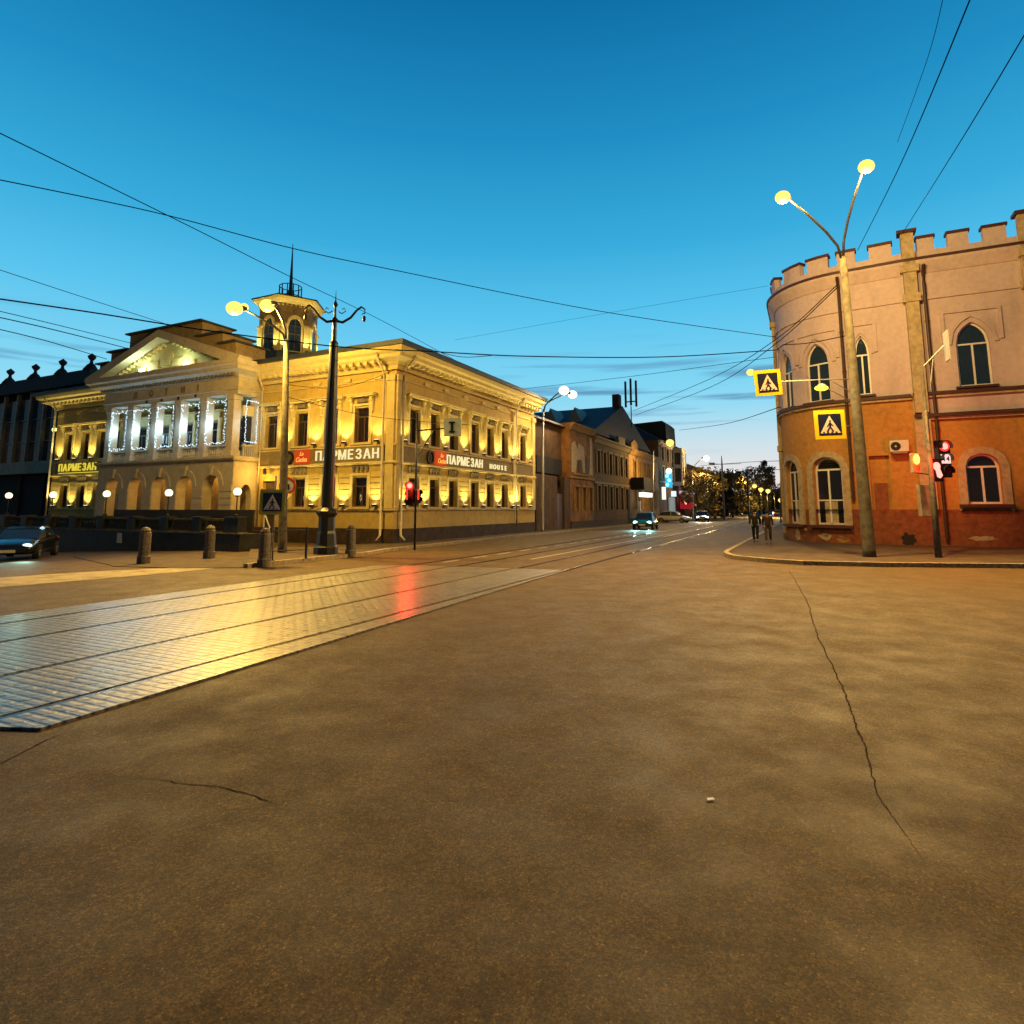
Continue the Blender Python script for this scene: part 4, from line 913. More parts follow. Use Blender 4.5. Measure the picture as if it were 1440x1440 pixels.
m.build('plaster_patch', M_cream, b1_)
m = MB(); m.prism(f1, [(1.9, 5.0), (2.7, 5.0), (2.8, 6.0), (2.1, 6.1)], .051, .06); m.prism(f1, [(4.0, 5.0), (4.8, 5.0), (4.8, 6.3), (4.2, 6.6)], .0, .04); m.build('bare_patch', M_dark, b1_)
b0 = root('recessed_brick_building', C0+U1*17.6+U2*.8, -TH, 'dark windowless brick building set in the gap beside the restaurant', 'building')
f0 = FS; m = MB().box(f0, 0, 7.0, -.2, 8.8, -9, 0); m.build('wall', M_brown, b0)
m = MB(); m.box(f0, -.1, 7.05, 8.8, 8.95, -9, .45); m.build('eave', M_steel, b0)
m = MB(); m.box(f0, 1, 6.4, 4.6, 5.9, 0, .3); m.build('canopy', M_dark, b0)
gw = root('courtyard_wall', C0+U1*17.3, -TH, 'low ochre brown yard wall with a dark gate, beside the restaurant', 'wall')
m = MB().box(f0, 0, 4.3, -.2, 4.4, -.3, 0); m.box(f0, 5.9, 7.3, -.2, 4.4, -.3, 0); m.build('wall', M_brown, gw); MB().box(f0, 4.301, 5.899, -.1, 3.0, -.25, -.15).build('gate', M_frame, gw)
w2 = [(c, za, zb) for c in (1.4, 3.4, 5.4, 7.4, 9.4, 11.4) for za, zb in ((1.7, 3.9), (5.3, 7.3))]
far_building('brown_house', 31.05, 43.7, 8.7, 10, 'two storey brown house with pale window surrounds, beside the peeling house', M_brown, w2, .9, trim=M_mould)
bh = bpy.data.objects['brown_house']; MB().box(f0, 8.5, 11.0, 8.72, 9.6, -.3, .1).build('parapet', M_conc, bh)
b3, f3 = far_building('ochre_house', 43.75, 59.0, 8.6, 10, 'two storey ochre house with a dark entrance canopy and white lit sign', M_ochre, [(c, za, zb) for c in (2.6, 5.0, 7.4, 9.8, 12.2) for za, zb in ((1.7, 3.9), (5.3, 7.3))], .9, trim=M_ochre)
m = MB(); m.prism(f3, [(1, 8.6), (1, 9.4), (2.5, 9.9), (4, 9.4), (4, 8.6)], -.2, .1); m.build('parapet', M_ochre, b3)
MB().box(f3, .3, 4.2, 3.9, 5.3, .13, 1.6).build('entrance_canopy', M_dark, b3); s = MB().box(f3, .3, 4.2, 3.1, 3.6, 1.0, 1.65).build('lit_sign', emat('white_shop_sign_glow', (1, .95, .85), 1.6), b3)
MB().box(f3, 1.5, 1.8, 0.2, 2.6, .5, .8).build('door_post', M_white, b3)
# big dark roofs behind
br_ = root('dark_roofed_block', C0+U1*33+U2*.9, -TH, 'tall block with steep dark blue roof and antenna, standing behind the brown houses', 'building')
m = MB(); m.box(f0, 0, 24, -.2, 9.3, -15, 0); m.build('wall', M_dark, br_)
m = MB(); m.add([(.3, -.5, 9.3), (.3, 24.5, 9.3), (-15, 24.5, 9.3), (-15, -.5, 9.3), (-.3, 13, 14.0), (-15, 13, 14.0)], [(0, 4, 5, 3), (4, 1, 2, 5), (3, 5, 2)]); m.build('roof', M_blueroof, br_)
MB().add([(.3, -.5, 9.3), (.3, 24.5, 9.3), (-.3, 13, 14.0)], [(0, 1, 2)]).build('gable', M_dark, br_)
m = MB(); fd = lambda a, z, d: (a, d, z)
for a_, t_ in ((-3.5, 6.5), (-6.2, 6.0)): m.prism(fd, [(a_-.9, 11), (a_, 12.9), (a_+.9, 11)], t_-1.5, t_+2)
m.build('dormer', mat('dull_steel_sheet', (.10, .12, .15), .5, .2, 3, .1), br_)
k = MB().box(f0, 12.4, 13.6, 13.2, 15.4, -1.4, -.6).build('chimney', M_dark, br_)
m = MB(); [m.box(f0, 14, 14.2, 14.0+.2*(i % 2), 17.2+.3*(i % 2), a_, a_+.22) for i, a_ in enumerate((-.3, .35, 1.0))]; m.box(f0, 14.05, 14.15, 11.5, 14.1, .4, .5); m.box(f0, 14.02, 14.18, 14.6, 14.72, -.3, 1.2); m.build('antenna', M_dark, br_)
b4, f4 = far_building('shop_corner_building', 59.3, 78.0, 11.2, 12, 'three storey building with bay windows and bright shop signs at street level', M_brown, [(c, za, zb) for c in (2.5, 6, 9.5, 13, 16.5) for za, zb in ((6.0, 7.6), (8.6, 10.4))], 3.6, trim=M_cream, ww=.8)
m = MB().prism(lambda a, z, d: (a, 8.7+d, z), [(-7, 9), (-7, 14.8), (-1.2, 15.1), (-.7, 14.6), (-.5, 9)], 0, 7); m.build('mansard', M_dark, b4)
bay = MB().box(f4, 9.8, 13.2, 5.2, 10.9, .001, 1.4).build('bay', M_cream, b4)
for c in (10.6, 12.4): MB().box(f4, c-.55, c+.55, 6, 10.2, 1.401, 1.43).build('pane', M_glass, bay)
for z0, z1 in ((5.8, 7.8), (8.4, 10.2)): MB().box(f4, 9.76, 9.799, z0, z1, .3, 1.15).build('pane', M_glass, bay)
def sg(name, a0, a1, z0, z1, d0, d1, col, e, extra=None):
    k = MB().box(f4, a0, a1, z0, z1, d0, d1).build(name, emat(name+'_glow', col, e), b4); k['label'] = extra or name.replace('_', ' '); return k
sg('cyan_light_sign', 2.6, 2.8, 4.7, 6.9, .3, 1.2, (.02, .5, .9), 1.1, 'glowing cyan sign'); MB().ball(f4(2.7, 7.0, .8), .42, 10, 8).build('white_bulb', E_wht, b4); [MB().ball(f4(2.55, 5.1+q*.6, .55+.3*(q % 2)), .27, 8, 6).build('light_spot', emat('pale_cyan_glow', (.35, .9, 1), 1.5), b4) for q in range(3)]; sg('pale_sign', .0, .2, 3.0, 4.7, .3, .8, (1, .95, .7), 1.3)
sg('white_sign', 6.2, 6.4, 3.5, 4.3, .3, 1.0, (.8, .9, 1), 1.1); sg('shop_window', 5.2, 9.0, 1.2, 3.4, .1, .3, (.75, .85, .8), .25)
sg('red_sign', 13.2, 15.2, 1.7, 4.0, .2, 1.9, (.6, .02, .03), .45, 'red shop sign'); sg('lilac_sign', 13.0, 15.4, 4.05, 4.5, .2, 2.1, (.8, .5, .75), .8)
MB().prism(lambda a, z, d: f4(13.19-d, z, a), [(.7, 2.8), (1.1, 3.25), (1.5, 2.8), (1.1, 2.35)], .0, .03).build('emblem', E_redc, b4)
lamp('POINT', 'shop_glow', C0+U1*66-U2*2.5+Vector((0, 0, 3.0)), (.7, .8, 1), 160, .8); lamp('POINT', 'shop_glow', C0+U1*62-U2*2.2+Vector((0, 0, 6.0)), (.1, .6, 1), 120, .8)
b5, f5 = far_building('long_tree_lined_building', 80.5, 150, 9.6, 12, 'long low building with sloping dark eave, mostly hidden by street trees', M_ochre, [(2+4*k, 5.0, 7.0) for k in range(5)], 1.0, set_=1.0, trim=M_ochre)

# ------------------------------------------------------------------ trees
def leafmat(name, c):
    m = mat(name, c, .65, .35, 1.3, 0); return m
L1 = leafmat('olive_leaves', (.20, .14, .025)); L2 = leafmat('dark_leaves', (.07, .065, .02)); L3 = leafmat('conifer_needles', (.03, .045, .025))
def tree(loc, h, w, lm, label, seed, conifer=False, name='street_tree', leaves=1500):
    r = random.Random(seed); o = root(name, loc, 0, label, 'tree', 'trees along the street')
    m = MB(); tp_ = h*.55; m.tube([(0, 0, -.2), (.05, 0, h*.25), (.1*r.uniform(-1, 1), .1, tp_), (0, 0, h*.9)], [.22, .17, .11, .03], 7)
    for k in range(8):
        a = r.uniform(0, 2*pi); z = h*r.uniform(.25, .7); q = Vector((cos(a)*w*.4, sin(a)*w*.4, h*.18)); m.tube([(0, 0, z), Vector((0, 0, z))+q*.5+Vector((0, 0, .1)), Vector((0, 0, z))+q], [.08, .05, .015], 5)
    m.build('trunk', M_bark, o)
    c = MB(); cl_ = []
    for k in range(30):
        a = r.uniform(0, 2*pi); t = r.uniform(.14, 1.0); rad = (w/2)*((1-t)*1.1+.08 if conifer else sqrt(max(.05, 1-((t-.55)/.5)**2)))*sqrt(r.uniform(.1, 1))
        cl_.append((Vector((cos(a)*rad, sin(a)*rad, h*t*.96)), w*r.uniform(.09, .2)*(.7 if conifer else 1)))
    for k in range(leaves):
        p, s_ = r.choice(cl_); d = Vector((r.gauss(0, 1), r.gauss(0, 1), r.gauss(0, .8)))
        p = p+d.normalized()*s_*r.uniform(.3, 1.15); u = Vector((r.gauss(0, 1), r.gauss(0, 1), r.gauss(0, 1))).normalized(); v_ = u.cross(Vector((r.gauss(0, 1), r.gauss(0, 1), r.gauss(0, 1)))).normalized()
        z = r.uniform(.12, .28)*(w/5)**.5; c.add([p+u*z, p+v_*z*.6, p-u*z, p-v_*z*.6], [(0, 1, 2, 3)])
    c.build('crown', lm, o, nrm=False); return o
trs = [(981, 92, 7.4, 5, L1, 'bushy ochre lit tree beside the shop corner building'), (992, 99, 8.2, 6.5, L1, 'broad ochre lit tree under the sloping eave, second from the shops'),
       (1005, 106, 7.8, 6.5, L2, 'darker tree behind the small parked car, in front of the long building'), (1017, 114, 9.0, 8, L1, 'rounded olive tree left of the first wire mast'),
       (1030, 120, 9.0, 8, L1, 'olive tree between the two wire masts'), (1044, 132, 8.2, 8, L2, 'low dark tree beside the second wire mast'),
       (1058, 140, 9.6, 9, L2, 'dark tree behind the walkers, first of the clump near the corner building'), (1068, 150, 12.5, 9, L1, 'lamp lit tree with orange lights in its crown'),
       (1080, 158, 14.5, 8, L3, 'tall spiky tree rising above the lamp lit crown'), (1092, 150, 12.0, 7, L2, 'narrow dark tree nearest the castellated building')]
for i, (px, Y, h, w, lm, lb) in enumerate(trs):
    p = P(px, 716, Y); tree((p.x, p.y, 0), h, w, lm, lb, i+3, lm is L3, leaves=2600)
far = MB()
rr = random.Random(5)
for k in range(120):
    a = radians(rr.uniform(8, 27)); D = rr.uniform(230, 330); far.ball((sin(a)*D/cos(a)*cos(a), D*cos(a), 2), rr.uniform(4, 9), 7, 5, (1, 1, rr.uniform(.5, 1)))
struct(far.build('distant_treeline', L2), 'stuff', 'dark mass of trees closing the end of the street')

# ------------------------------------------------------------------ street furniture
def sphere_glow(parent, loc, r, m_, name='lamp_lens', sc=(1, 1, 1)): return MB().ball(loc, r, 14, 10, sc).build(name, m_, parent, smooth=True)
def lamp_post(name, base, heads, pole_r, top, glow, label, group, power, col, polemat, aimv, hs=1.0, size=160, spill=0):
    o = root(name, base, 0, label, 'street lamp', group); b = Vector(base); t = Vector(top)-b
    MB().tube([(0, 0, -.1), t*.02, t*.5, t], [pole_r*1.05, pole_r, pole_r*.85, pole_r*.62], 14).build('pole', polemat, o, smooth=True)
    for hd in heads:
        h = Vector(hd)-b; d = Vector((h.x-t.x, h.y-t.y, 0)); pts = [t-Vector((0, 0, .3))]
        for s_ in (.15, .4, .7, 1.0):
            pts.append(Vector((t.x+d.x*s_**1.3, t.y+d.y*s_**1.3, t.z+(h.z-t.z)*s_**.75)))
        MB().tube(pts, [.05]*4+[.035], 8).build('arm', M_iron, o, smooth=True)
        u = d.normalized(); hh = MB()
        ang = atan2(u.y, u.x)
        fh = lambda a, z, q: Vector((cos(ang)*a-sin(ang)*q, sin(ang)*a+cos(ang)*q, z))+pts[-1]
        hh.prism(lambda a, z, q: fh(a, z, q), [(-.12*hs, -.05*hs), (-.12*hs, .05*hs), (.06*hs, .09*hs), (.06*hs, -.09*hs)], -.06*hs, .06*hs); hh.build('lamp_head', M_iron, o, bevel=.02)
        sphere_glow(o, fh(.22*hs, -.04*hs, 0), .21*hs, glow, sc=(1.12, 1.0, .95))
        if power:
            lamp('SPOT', 'street_lamp_light', fh(.22*hs, -.32*hs, 0), col, power, .25, o, aimv, size, .8)
            if spill: lamp('POINT', 'street_lamp_spill', fh(.22*hs, -.36*hs, 0), col, spill, .25, o)
    return o
SOD = (1, .60, .16)
lamp_post('street_lamp', G(1223, 783, .12), [P(1107, 278, 21.2), P(1214, 238, 20.2)], .21, P(1185, 362, 22.6), E_sod, 'tall tapering concrete lamp post with two lit lamps, beside the castellated building', 'street lamps', 9000, SOD, M_pole, (-.40, -.85, -1.0), 1.15, spill=3400)
lamp_post('street_lamp', G(397, 777, .12), [P(341, 434, 24.0), P(384, 427, 25.5)], .17, P(403, 478, 25.2), E_sod, 'concrete lamp post with two lit sodium lamps, beside the black iron lamp column', 'street lamps', 4600, (1, .60, .11), M_pole, (.45, -1.0, -1.0), 1.4, 150, spill=1900)
lamp_post('street_lamp', G(763, 748, .12), [P(790, 549, 44), P(801, 553, 49)], .10, P(764, 576, 47), E_wht, 'slim steel lamp post with two white lamps, where the restaurant ends', 'street lamps', 1500, (1, .66, .28), M_steel, (-.2, -.4, -1.0), 1.6, spill=200)
lamp_post('street_lamp', G(918, 737, .12), [P(937, 622, 70)], .08, P(919, 634, 71), E_sod, 'single orange street lamp in front of the ochre house', 'street lamps', 2800, SOD, M_steel, (-.4, -.3, -1.0), 2.0, 170, spill=700)
lamp_post('street_lamp', G(975, 731, .12), [P(989, 644, 92)], .09, P(974, 661, 93), E_wht, 'white street lamp rising past the bay windowed shop building', 'street lamps', 3500, (1, .65, .25), M_steel, (.3, -.2, -1.0), 2.0, spill=2500)
lamp_post('street_lamp', G(1019, 724.5, .12), [P(1027, 664, 130)], .09, P(1019, 668, 131), E_wht, 'pale distant street lamp between the wire masts', 'street lamps', 4500, (1, .7, .35), M_steel, (0, -.4, -1), 2.2)
for px, py, Y, lb in ((1046, 671, 120, 'leftmost of the small orange lamps among the trees'), (1064, 683, 128, 'orange lamp in front of the lamp lit tree crown'), (1073, 688, 126, 'middle of the orange lamps in the lamp lit tree'), (1083, 690, 124, 'orange lamp low in the crown near the castellated building'), (1101, 703, 118, 'distant lamp peeping past the castellated building'), (1058, 700, 140, 'faint orange lamp above the walkers')):
    q = P(px, py, Y); lamp_post('street_lamp', (q.x+.8, q.y, 0), [q], .07, (q.x+.8, q.y, q.z-.4), E_sod, lb, 'street lamps', 2500, SOD, M_iron, (0, -.4, -1), 2.0, spill=900)
lamp_post('street_lamp', G(1098, 735, .12), [P(1060, 523, 46)], .09, P(1098, 540, 46.5), E_sod, 'sodium lamp reaching over the street, partly behind the hanging crossing sign', 'street lamps', 3000, SOD, M_steel, (-.4, -.3, -1), 1.3)

# black cast iron column
cb = G(458, 779, .12)
IC = root('iron_lamp_column', cb, 0, 'tall black cast iron lamp column with fluted shaft, scrolled arms and finial, unlit', 'lamp column')
MB().lathe([(.44, 0), (.44, .25), (.38, .32), (.34, .75), (.31, .85), (.30, 1.35), (.40, 1.5), (.40, 1.58), (.25, 1.7)], n=8, ph=pi/8).build('base', M_iron, IC)
MB().lathe([(.21, 1.68), (.22, 2.2), (.20, 6.0), (.16, 8.0), (.17, 8.05), (.09, 8.15), (.08, 8.9), (.13, 9.0), (.05, 9.1), (.04, 9.5), (.1, 9.6), (.03, 9.75), (.005, 10.2)], n=14).build('shaft', M_iron, IC, smooth=False)
for sg_ in (-1, 1):
    m = MB(); ax = Vector((cos(.1), sin(.1), 0))*sg_
    pt = [(.05, 8.95), (.3, 8.9), (.6, 9.1), (.82, 9.4), (1.0, 9.55), (1.14, 9.45), (1.14, 9.3), (1.02, 9.25)]
    m.tube([ax*x+Vector((0, 0, z)) for x, z in pt], [.06, .055, .05, .045, .04, .035, .03, .02], 7)
    pt = [(.1, 9.35), (.25, 9.25), (.4, 9.35), (.34, 9.48), (.26, 9.42)]; m.tube([ax*x+Vector((0, 0, z)) for x, z in pt], .022, 6)
    m.lathe([(.02, 9.2), (.07, 9.12), (.06, 8.98), (.02, 8.95)], ax*1.12, 8); m.build('scroll_arm', M_iron, IC, smooth=True)

# bollards
BO = None
for i, (px, py, lb) in enumerate(((202, 788, 'granite bollard standing in front of the white notice on the terrace wall'), (294, 781, 'granite bollard in front of the corner pier of the terrace'), (371, 792, 'granite bollard at the end of the low rail fence'), (493, 779, 'granite bollard just beyond the black iron lamp column'))):
    p = G(px, py, .12 if i else .12)
    if BO is None:
        BO = root('bollard', p, 0, '', 'bollard'); MB().lathe([(.17, -.1), (.17, .88), (.14, .93), (.15, .97), (.10, 1.05), (.0, 1.08)], n=14).build('shaft', M_granite, BO, smooth=False); MB().lathe([(.20, -.1), (.20, .12), (.171, .16)], n=14).build('foot', M_granite, BO); o = BO
    else: o = copy_tree(BO)
    o.location = p; tag(o, lb, 'bollard', 'granite bollards along the pavement')
rfc = root('rail_fence', G(385, 788, .12), 0, 'short black rail fence between a bollard and the iron lamp column', 'fence')
m = MB(); a, b = Vector((-.1, -.1, 0)), Vector((.85, .75, 0))
for z in (.3, .95): m.tube([a+Vector((0, 0, z)), b+Vector((0, 0, z))], .022, 6)
m.build('rail', M_iron, rfc)
for t in (0, .95): MB().tube([a+(b-a)*t, a+(b-a)*t+Vector((0, 0, 1.05))], .04, 6).build('post', M_iron, rfc)
# crossing signs
def ped_figure(f, m_, parent, x, z, s_, d):
    k = MB(); k.prism(f, [(x+.07*s_*cos(q*pi/5)+.02*s_, z+.78*s_+.07*s_*sin(q*pi/5)) for q in range(10)], d, d+.006)
    k.prism(f, [(x-.06*s_, z+.68*s_), (x+.09*s_, z+.68*s_), (x+.06*s_, z+.36*s_), (x+.24*s_, z+.06*s_), (x+.15*s_, z+.04*s_), (x, z+.3*s_), (x-.16*s_, z+.04*s_), (x-.25*s_, z+.06*s_), (x-.06*s_, z+.38*s_)], d, d+.006)
    k.prism(f, [(x-.05*s_, z+.66*s_), (x-.22*s_, z+.4*s_), (x-.17*s_, z+.37*s_), (x-.01*s_, z+.56*s_)], d, d+.005); k.prism(f, [(x+.06*s_, z+.62*s_), (x+.24*s_, z+.46*s_), (x+.2*s_, z+.41*s_), (x+.05*s_, z+.52*s_)], d, d+.005)
    return k.build('pedestrian_symbol', m_, parent)
def cross_sign(parent, c, s_, yaw, border, tri, m_back=M_signblue, tilt=0):
    q = bpy.data.objects.new('sign_panel', None)
    cc = Vector(c)
    def f(a, z, d):
        a2 = a*cos(tilt)-z*sin(tilt); z2 = a*sin(tilt)+z*cos(tilt)
        return cc+Vector((cos(yaw)*a2+sin(yaw)*d, sin(yaw)*a2-cos(yaw)*d, z2))
    h = s_/2
    bd_ = MB().box(f, -h, h, -h, h, -.02, .0).build('sign_panel', border, parent)
    MB().box(f, -h*.74, h*.74, -h*.74, h*.74, .001, .006).build('sign_face', m_back, bd_)
    MB().prism(f, [(-h*.66, -h*.6), (h*.66, -h*.6), (0, h*.62)], .0065, .011).build('sign_triangle', tri, bd_)
    ped_figure(f, m_back, bd_, 0, -h*.54, h*1.0, .0115)
    k = MB(); [k.box(f, -h*.5+i*h*.27, -h*.5+i*h*.27+h*.12, -h*.57, -h*.5, .0115, .0165) for i in range(4)]; k.build('crossing_stripe', m_back, bd_)
    return bd_
sgn = root('crossing_sign', G(383, 788, .12), 0, 'square pedestrian crossing sign with lime border on a thin pole, by the rail fence', 'road sign')
MB().tube([(0, 0, -.1), (-.02, 0, 2.75)], .03, 8).build('pole', M_steel, sgn, smooth=True); cross_sign(sgn, P(383, 706, sgn.location.y-.06)-sgn.location, .82, .1, M_signyel2, M_white)
# hanging sign and pole mounted sign on the right
hs_ = root('crossing_sign', P(1080, 538, 22.4), 0, 'yellow bordered crossing sign hung over the street on a long arm', 'road sign')
cross_sign(hs_, (0, 0, 0), .98, -.1, M_signyel, M_signwht, tilt=.06)
pa = P(1204, 533, 22.75)-hs_.location; m = MB(); m.tube([(.1, .05, .03), pa*.6+Vector((0, 0, .03)), pa], .022, 6); m.tube([pa+Vector((-1.1, 0, .02)), pa+Vector((-.1, 0, -.6))], .018, 6); m.build('arm', M_steel, hs_)
ps_ = root('crossing_sign', P(1167, 597, 22.3), 0, 'crossing sign with yellow border bracketed low on the concrete lamp post', 'road sign')
cross_sign(ps_, (0, 0, 0), 1.08, -.15, M_signyel, M_signwht, tilt=.02); m = MB().tube([(.3, .05, 0), P(1208, 600, 22.9)-ps_.location], .025, 6).build('arm', M_steel, ps_)
sl_ = root('bracket_lamp', P(1155, 545, 22.4), 0, 'small amber lamp lighting the crossing sign below it, on the concrete lamp post', 'lamp')
MB().lathe([(.05, .16), (.12, .12), (.22, .02), (.2, 0)], n=12).build('shade', M_steel, sl_); sphere_glow(sl_, (0, 0, -.02), .19, emat('amber_bracket_glow', (1, .62, .04), 3.2), sc=(1.3, 1, .55)); MB().tube([(0, 0, .1), P(1200, 566, 22.9)-sl_.location], .02, 6).build('arm', M_steel, sl_)
lamp('POINT', 'bracket_light', (0, -.7, -.25), (1, .72, .3), 75, .15, sl_)
# round no-turn sign on the left concrete post
rs_ = root('round_road_sign', P(404, 683, 24.7), 0, 'round red rimmed no left turn sign on the concrete lamp post', 'road sign')
fr3 = lambda a, z, d: (a, -d, z)
cir = lambda r: [(r*cos(x*pi/12), r*sin(x*pi/12)) for x in range(24)]
MB().prism(fr3, cir(.34), -.02, 0).build('disc', M_white, rs_); MB().ring(fr3, cir(.345), cir(.265), .001, .008).build('rim', M_red, rs_)
m = MB(); m.box(fr3, .02, .09, -.16, .06, .009, .013); m.box(fr3, -.14, .02, -.0, .06, .009, .013); m.prism(fr3, [(-.13, -.05), (-.23, .03), (-.13, .11)], .009, .013); m.build('arrow', M_iron, rs_)
# left traffic light
tb = G(583, 770, .12); TL = root('traffic_light', tb, 0, 'red traffic light on a slim dark pole with a square sign on its arm', 'traffic light', 'traffic lights')
MB().tube([(0, 0, -.1), (0, 0, 3.0), (0, 0, 5.9)], [.05, .05, .045], 8).build('pole', M_iron, TL, smooth=True)
m = MB(); m.tube([(0, 0, 5.1), (1.25, .0, 5.2)], .03, 6); m.tube([(0, 0, 3.9), (.3, 0, 4.4), (.75, 0, 5.13)], .03, 6); m.build('arm', M_iron, TL)
fT = lambda a, z, d: (a, -d, z)
bx = MB().box(fT, 1.2, 1.95, 4.85, 5.65, -.03, .03).build('sign_panel', mat('pale_blue_sign', (.42, .5, .5), .5, .05, 4, 0), TL)
m = MB(); m.box(fT, 1.5, 1.62, 5.0, 5.5, .031, .05); m.box(fT, 1.43, 1.69, 5.42, 5.5, .051, .06); m.box(fT, 1.43, 1.69, 5.0, 5.08, .051, .06); m.build('symbol', M_iron, bx)
def signal_head(parent, c, m_lit, lit, n=3, w=.34, r=.115, yaw=0, core=None):
    cc = Vector(c); f = lambda a, z, d: cc+Vector((cos(yaw)*a+sin(yaw)*d, sin(yaw)*a-cos(yaw)*d, z))
    hd = MB().box(f, -w/2, w/2, -n*w/2, n*w/2, -.22, 0).build('signal_head', M_iron, parent, bevel=.02)
    for i in range(n):
        z = n*w/2-w*(i+.5); l_ = i == lit
        k_ = MB().prism(f, [(r*1.12*cos(x*pi/8), z+r*1.12*sin(x*pi/8)) for x in range(16)], .001, .03).build('lens', (E_red if l_ else M_dark), hd)
        if l_: MB().prism(f, [(r*.72*cos(x*pi/8), z+r*.72*sin(x*pi/8)) for x in range(16)], .031, .045).build('bright_core', m_lit, hd)  # pale core inside the red disc imitates the glare halo
        MB().ring(f, [((r+.03)*cos(x*pi/8), z+(r+.03)*sin(x*pi/8)) for x in range(-1, 10)], [((r+.015)*cos(x*pi/8), z+(r+.015)*sin(x*pi/8)) for x in range(-1, 10)], .0, .2, False).build('visor', M_iron, hd)
    return hd
signal_head(TL, P(576, 694, tb.y-.15)-tb, E_redc, 0, 3, .34, .15)
signal_head(TL, P(588, 698, tb.y-.1)-tb, E_red, 9, 2, .3, .1, .7)
k = MB().box(fT, -.36, -.3, 2.05, 2.5, .3, .34).build('side_lens', E_red, TL); k = MB().box(fT, .14, .2, 2.05, 2.5, .3, .34).build('side_lens', E_red, TL)
lamp('SPOT', 'red_light', P(575, 679, tb.y-.55)-tb, (1, .04, .02), 170, .12, TL, (-.1, -1, -.25), 150, .8)
lamp('POINT', 'red_spill', P(577, 690, tb.y-.45)-tb, (1, .04, .02), 22, .1, TL)
# right traffic light group
tb = G(1320, 784, .12); TR = root('traffic_light', tb, 0, 'leaning pale post with red signal, countdown panel and amber signal, before the castellated building', 'traffic light', 'traffic lights')
top = P(1296, 515, 22.9)-tb
MB().tube([(0, 0, -.1), top*.45, top], [.11, .085, .05], 10).build('pole', M_conc, TR, smooth=True)
m = MB(); br0 = P(1299, 515, 22.9)-tb; br1 = P(1327, 486, 22.7)-tb; m.tube([br0, br1], .03, 6); m.tube([P(1308, 548, 22.9)-tb, P(1312, 505, 22.8)-tb], .02, 6); m.build('bracket', M_white, TR)
fq = lambda c, yaw: (lambda a, z, d: c+Vector((cos(yaw)*a+sin(yaw)*d, sin(yaw)*a-cos(yaw)*d, z)))
MB().box(fq(P(1331, 486, 22.6)-tb, 1.15), -.3, .3, -.6, .55, -.03, .03).build('side_panel', M_white, TR)
MB().box(fq(P(1302, 603, 22.5)-tb, 1.1), -.42, .42, -.65, .65, -.03, .03).build('side_panel', M_cream, TR, bevel=.02)
c = P(1329, 645, 22.3)-tb; hd = signal_head(TR, c, E_redc, 0, 3, .46, .17)
k = MB().box(fq(c, 0), -.17, .17, -.18, .16, .031, .05).build('countdown_panel', E_cnt, TR); text('digits', '14', .26, .004, M_dark, k, c+Vector((0, -.056, -.1)), (pi/2, 0, 0))
c = P(1318, 661, 22.15)-tb; hd = MB().box(fq(c, 0), -.2, .2, -.42, .42, -.2, 0).build('pedestrian_signal', M_iron, TR, bevel=.02)
m = MB(); f = fq(c, 0); m.prism(f, [(-.02+.13*cos(x*pi/6), .14+.15*sin(x*pi/6)) for x in range(12)], .001, .03); m.prism(f, [(-.08, .1), (.07, .1), (.17, -.2), (.08, -.3), (-.02, -.25)], .001, .028); m.build('red_figure', E_redc, hd)
c = P(1288, 646, 22.2)-tb; hd = MB().box(fq(c, 0), -.14, .14, -.5, .22, -.15, 0).build('amber_signal', M_cream, TR, bevel=.02); MB().ball(c+Vector((0, -.04, 0)), .14, 12, 8, (.8, .3, 1.3)).build('amber_lens', E_amb, hd)
m = MB(); m.tube([P(1310, 668, 22.7)-tb, P(1290, 665, 22.3)-tb], .02, 6); m.tube([P(1312, 655, 22.8)-tb, P(1329, 655, 22.4)-tb], .025, 6); m.build('bracket', M_iron, TR)
k = MB().box(fq(P(1303, 705, 22.6)-tb, 0), -.28, .16, -.55, .62, -.1, .1).build('control_box', M_cream, TR, bevel=.02)
lamp('POINT', 'red_spill', P(1332, 650, 25.2)-tb, (1, .03, .015), 190, .15, TR)
lamp('POINT', 'red_spill', P(1322, 650, 21.5)-tb, (1, .03, .015), 60, .12, TR)

# wire masts far down the street
for px, yt, yb, Y, al, lb in ((1018, 641, 722, 95, (1000, 652), 'tall thin wire mast with a camera arm, standing above the olive trees'), (1053, 657, 720, 110, (1038, 664), 'second, shorter wire mast with cross arm, above the low dark tree')):
    p = P(px, 716, Y); t = P(px, yt, Y); o = root('wire_mast', (p.x, p.y, 0), 0, lb, 'mast', 'wire masts'); MB().tube([(0, 0, 0), (0, 0, t.z-1.4), (0, 0, t.z)], [.16, .13, .05], 7).build('pole', M_iron, o)
    q = P(al[0], al[1], Y)-Vector((p.x, p.y, 0)); m = MB().tube([(0, 0, q.z-.1), q], .05, 5); m.box(lambda a, z, d: q+Vector((a, d, z)), -.3, .5, -.25, .15, -.2, .2); m.tube([(0, 0, q.z-.1), (3, 0, q.z)], .04, 5); m.build('arm', M_iron, o)

